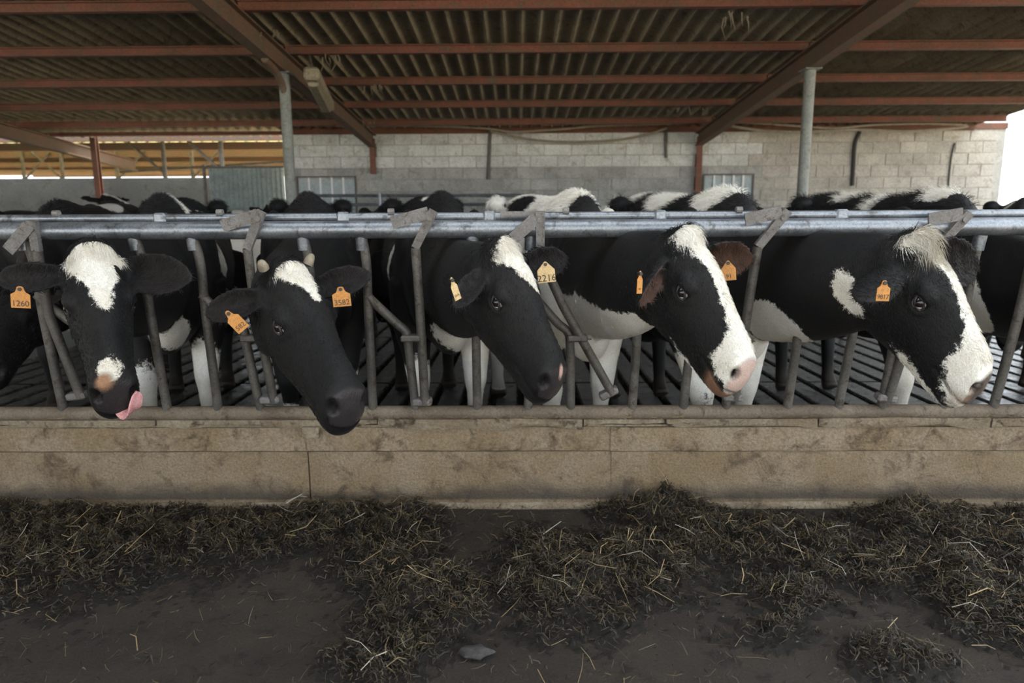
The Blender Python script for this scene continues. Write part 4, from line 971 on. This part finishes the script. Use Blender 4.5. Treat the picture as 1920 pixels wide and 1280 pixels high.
gx = np.linspace(-3.1, 3.4, 370); gy = np.linspace(1.45, CY - 0.025, 90); GX, GY = np.meshgrid(gx, gy); GZ = hfield(GX, GY) + np.random.default_rng(9).normal(0, .005, GX.shape)
vs = np.stack([GX, GY, np.maximum(GZ, -0.02)], 2).reshape(-1, 3); nx = len(gx)
ii, jj = np.meshgrid(np.arange(len(gy) - 1), np.arange(nx - 1), indexing='ij'); a0 = (ii * nx + jj).ravel()
keep = (GZ[:-1, :-1].ravel() > -0.012) | (GZ[1:, 1:].ravel() > -0.012)
fa = np.stack([a0, a0 + 1, a0 + nx + 1, a0 + nx], 1)[keep]
me = bpy.data.meshes.new('silage_heap'); me.from_pydata(vs.tolist(), [], fa.tolist()); me.materials.append(M['silage']); me.polygons.foreach_set('use_smooth', np.ones(len(me.polygons), bool))
bm = bmesh.new(); bm.from_mesh(me); bmesh.ops.delete(bm, geom=[v for v in bm.verts if not v.link_faces], context='VERTS'); bm.to_mesh(me); bm.free()
sil = bpy.data.objects.new('silage', me); col.objects.link(sil); tag(sil, 'dark chopped maize silage strewn over the alley floor below the curb', 'silage', kind='stuff')
def straws(n, name, lmin, lmax, wmin, wmax, pal, thr, lift, seed):
    r = np.random.default_rng(seed); x = r.uniform(-3.1, 3.4, n * 6); y = r.uniform(1.45, CY - 0.02, n * 6); z = hfield(x, y)
    pr = np.clip((z - thr) / 0.03, 0.0, 1) ** .8 + 0.03; ok = r.random(n * 6) < pr; x, y, z = x[ok][:n], y[ok][:n], np.maximum(z[ok][:n], 0.0); m = len(x)
    a = r.uniform(0, 2 * np.pi, m); el = r.normal(0.0, lift, m) ; L = r.uniform(lmin, lmax, m) ** 1.0
    d = np.stack([np.cos(a) * np.cos(el), np.sin(a) * np.cos(el), np.sin(el)], 1); c = np.stack([x, y, z + 0.004 + np.abs(np.sin(el)) * L * .5 + r.uniform(0, .012, m)], 1)
    bend = r.normal(0, .12, (m, 3)) * L[:, None]; w = r.uniform(wmin, wmax, m)[:, None]
    sd = np.cross(d, r.normal(0, 1, (m, 3)) + np.array((0, 0, 1.5))); sd /= np.linalg.norm(sd, axis=1, keepdims=True)
    p0, p1, p2 = c - d * L[:, None] / 2, c + bend, c + d * L[:, None] / 2
    p0[:, 2] = np.maximum(p0[:, 2], .002); p2[:, 2] = np.maximum(p2[:, 2], .002); p1[:, 2] = np.maximum(p1[:, 2], .003)
    for q in (p0, p1, p2): q[:, 1] = np.minimum(q[:, 1], CY - .02)
    v = np.stack([p0 - sd * w, p0 + sd * w, p1 - sd * w, p1 + sd * w, p2 - sd * w * .7, p2 + sd * w * .7], 1).reshape(-1, 3)
    b = np.arange(m)[:, None] * 6; q = np.concatenate([b + [0, 1, 3, 2], b + [2, 3, 5, 4]], 1).reshape(-1, 4)
    hm = bpy.data.meshes.new(name); hm.vertices.add(len(v)); hm.vertices.foreach_set('co', v.ravel()); hm.loops.add(q.size); hm.loops.foreach_set('vertex_index', q.ravel())
    hm.polygons.add(len(q)); hm.polygons.foreach_set('loop_start', np.arange(0, q.size, 4)); hm.polygons.foreach_set('loop_total', np.full(len(q), 4)); hm.update()
    pal = np.array(pal); ci = r.integers(0, len(pal), m); cc = pal[ci] * r.uniform(.6, 1.3, (m, 1)); cc = np.concatenate([cc, np.ones((m, 1))], 1)
    hm.attributes.new('tint', 'FLOAT_COLOR', 'POINT').data.foreach_set('color', np.repeat(cc, 6, axis=0).ravel())
    hm.materials.append(M['straw']); o = bpy.data.objects.new(name, hm); col.objects.link(o); o.parent = sil; o['kind'] = 'stuff'
straws(70000, 'chopped_leaf', .008, .030, .0007, .0022, [(.014, .0095, .005), (.025, .017, .008), (.042, .029, .014), (.008, .006, .004), (.060, .043, .022)], 0.0, .5, 3)
straws(22000, 'straw', .015, .055, .0004, .0010, [(.058, .039, .017), (.11, .076, .033), (.035, .024, .011), (.17, .123, .06), (.08, .064, .048)], 0.012, .45, 4)
straws(700, 'long_straw', .06, .14, .0008, .0018, [(.28, .20, .10), (.20, .14, .065), (.30, .27, .22)], 0.018, .3, 5)
def ledge_straw(n, seed):
    r = random.Random(seed); b = MB()
    for _ in range(n):
        x = r.choice((r.uniform(-2.6, 2.8), r.gauss(0.45, .18), r.gauss(0.2, .3), r.gauss(2.2, .2))); L = r.uniform(.015, .06); a = r.gauss(0, .5); y = CY - .022 + r.uniform(-.008, .004); z = CT + .005 + r.uniform(-.004, .006)
        d = Vector((math.cos(a) * L / 2, math.sin(a) * L * .15, r.gauss(0, .12) * L)); c = Vector((x, y, z)); w = Vector((0, .0006, .0008))
        b.add([c - d - w, c - d + w, c + d + w, c + d - w], [(0, 1, 2, 3)])
    o = b.build('ledge_straw', M['dry_straw'], curb); o['kind'] = 'stuff'
ledge_straw(420, 3)
# small flat stone near the lower edge
c = ground(893, 1230); v, ff = ellipsoid((0, 0, 0), (0.05, 0.03, 0.016), None, 14, 8)
v = v * (1 + 0.12 * np.sin(v[:, :1] * 140) + 0.1 * np.cos(v[:, 1:2] * 190))
o = MB().add(v + np.array((c.x, c.y, 0.014)), ff).build('stone', M['stone'], None, True, org=(c.x, c.y, 0)); tag(o, 'small grey flat stone among the straw in the foreground', 'stone')
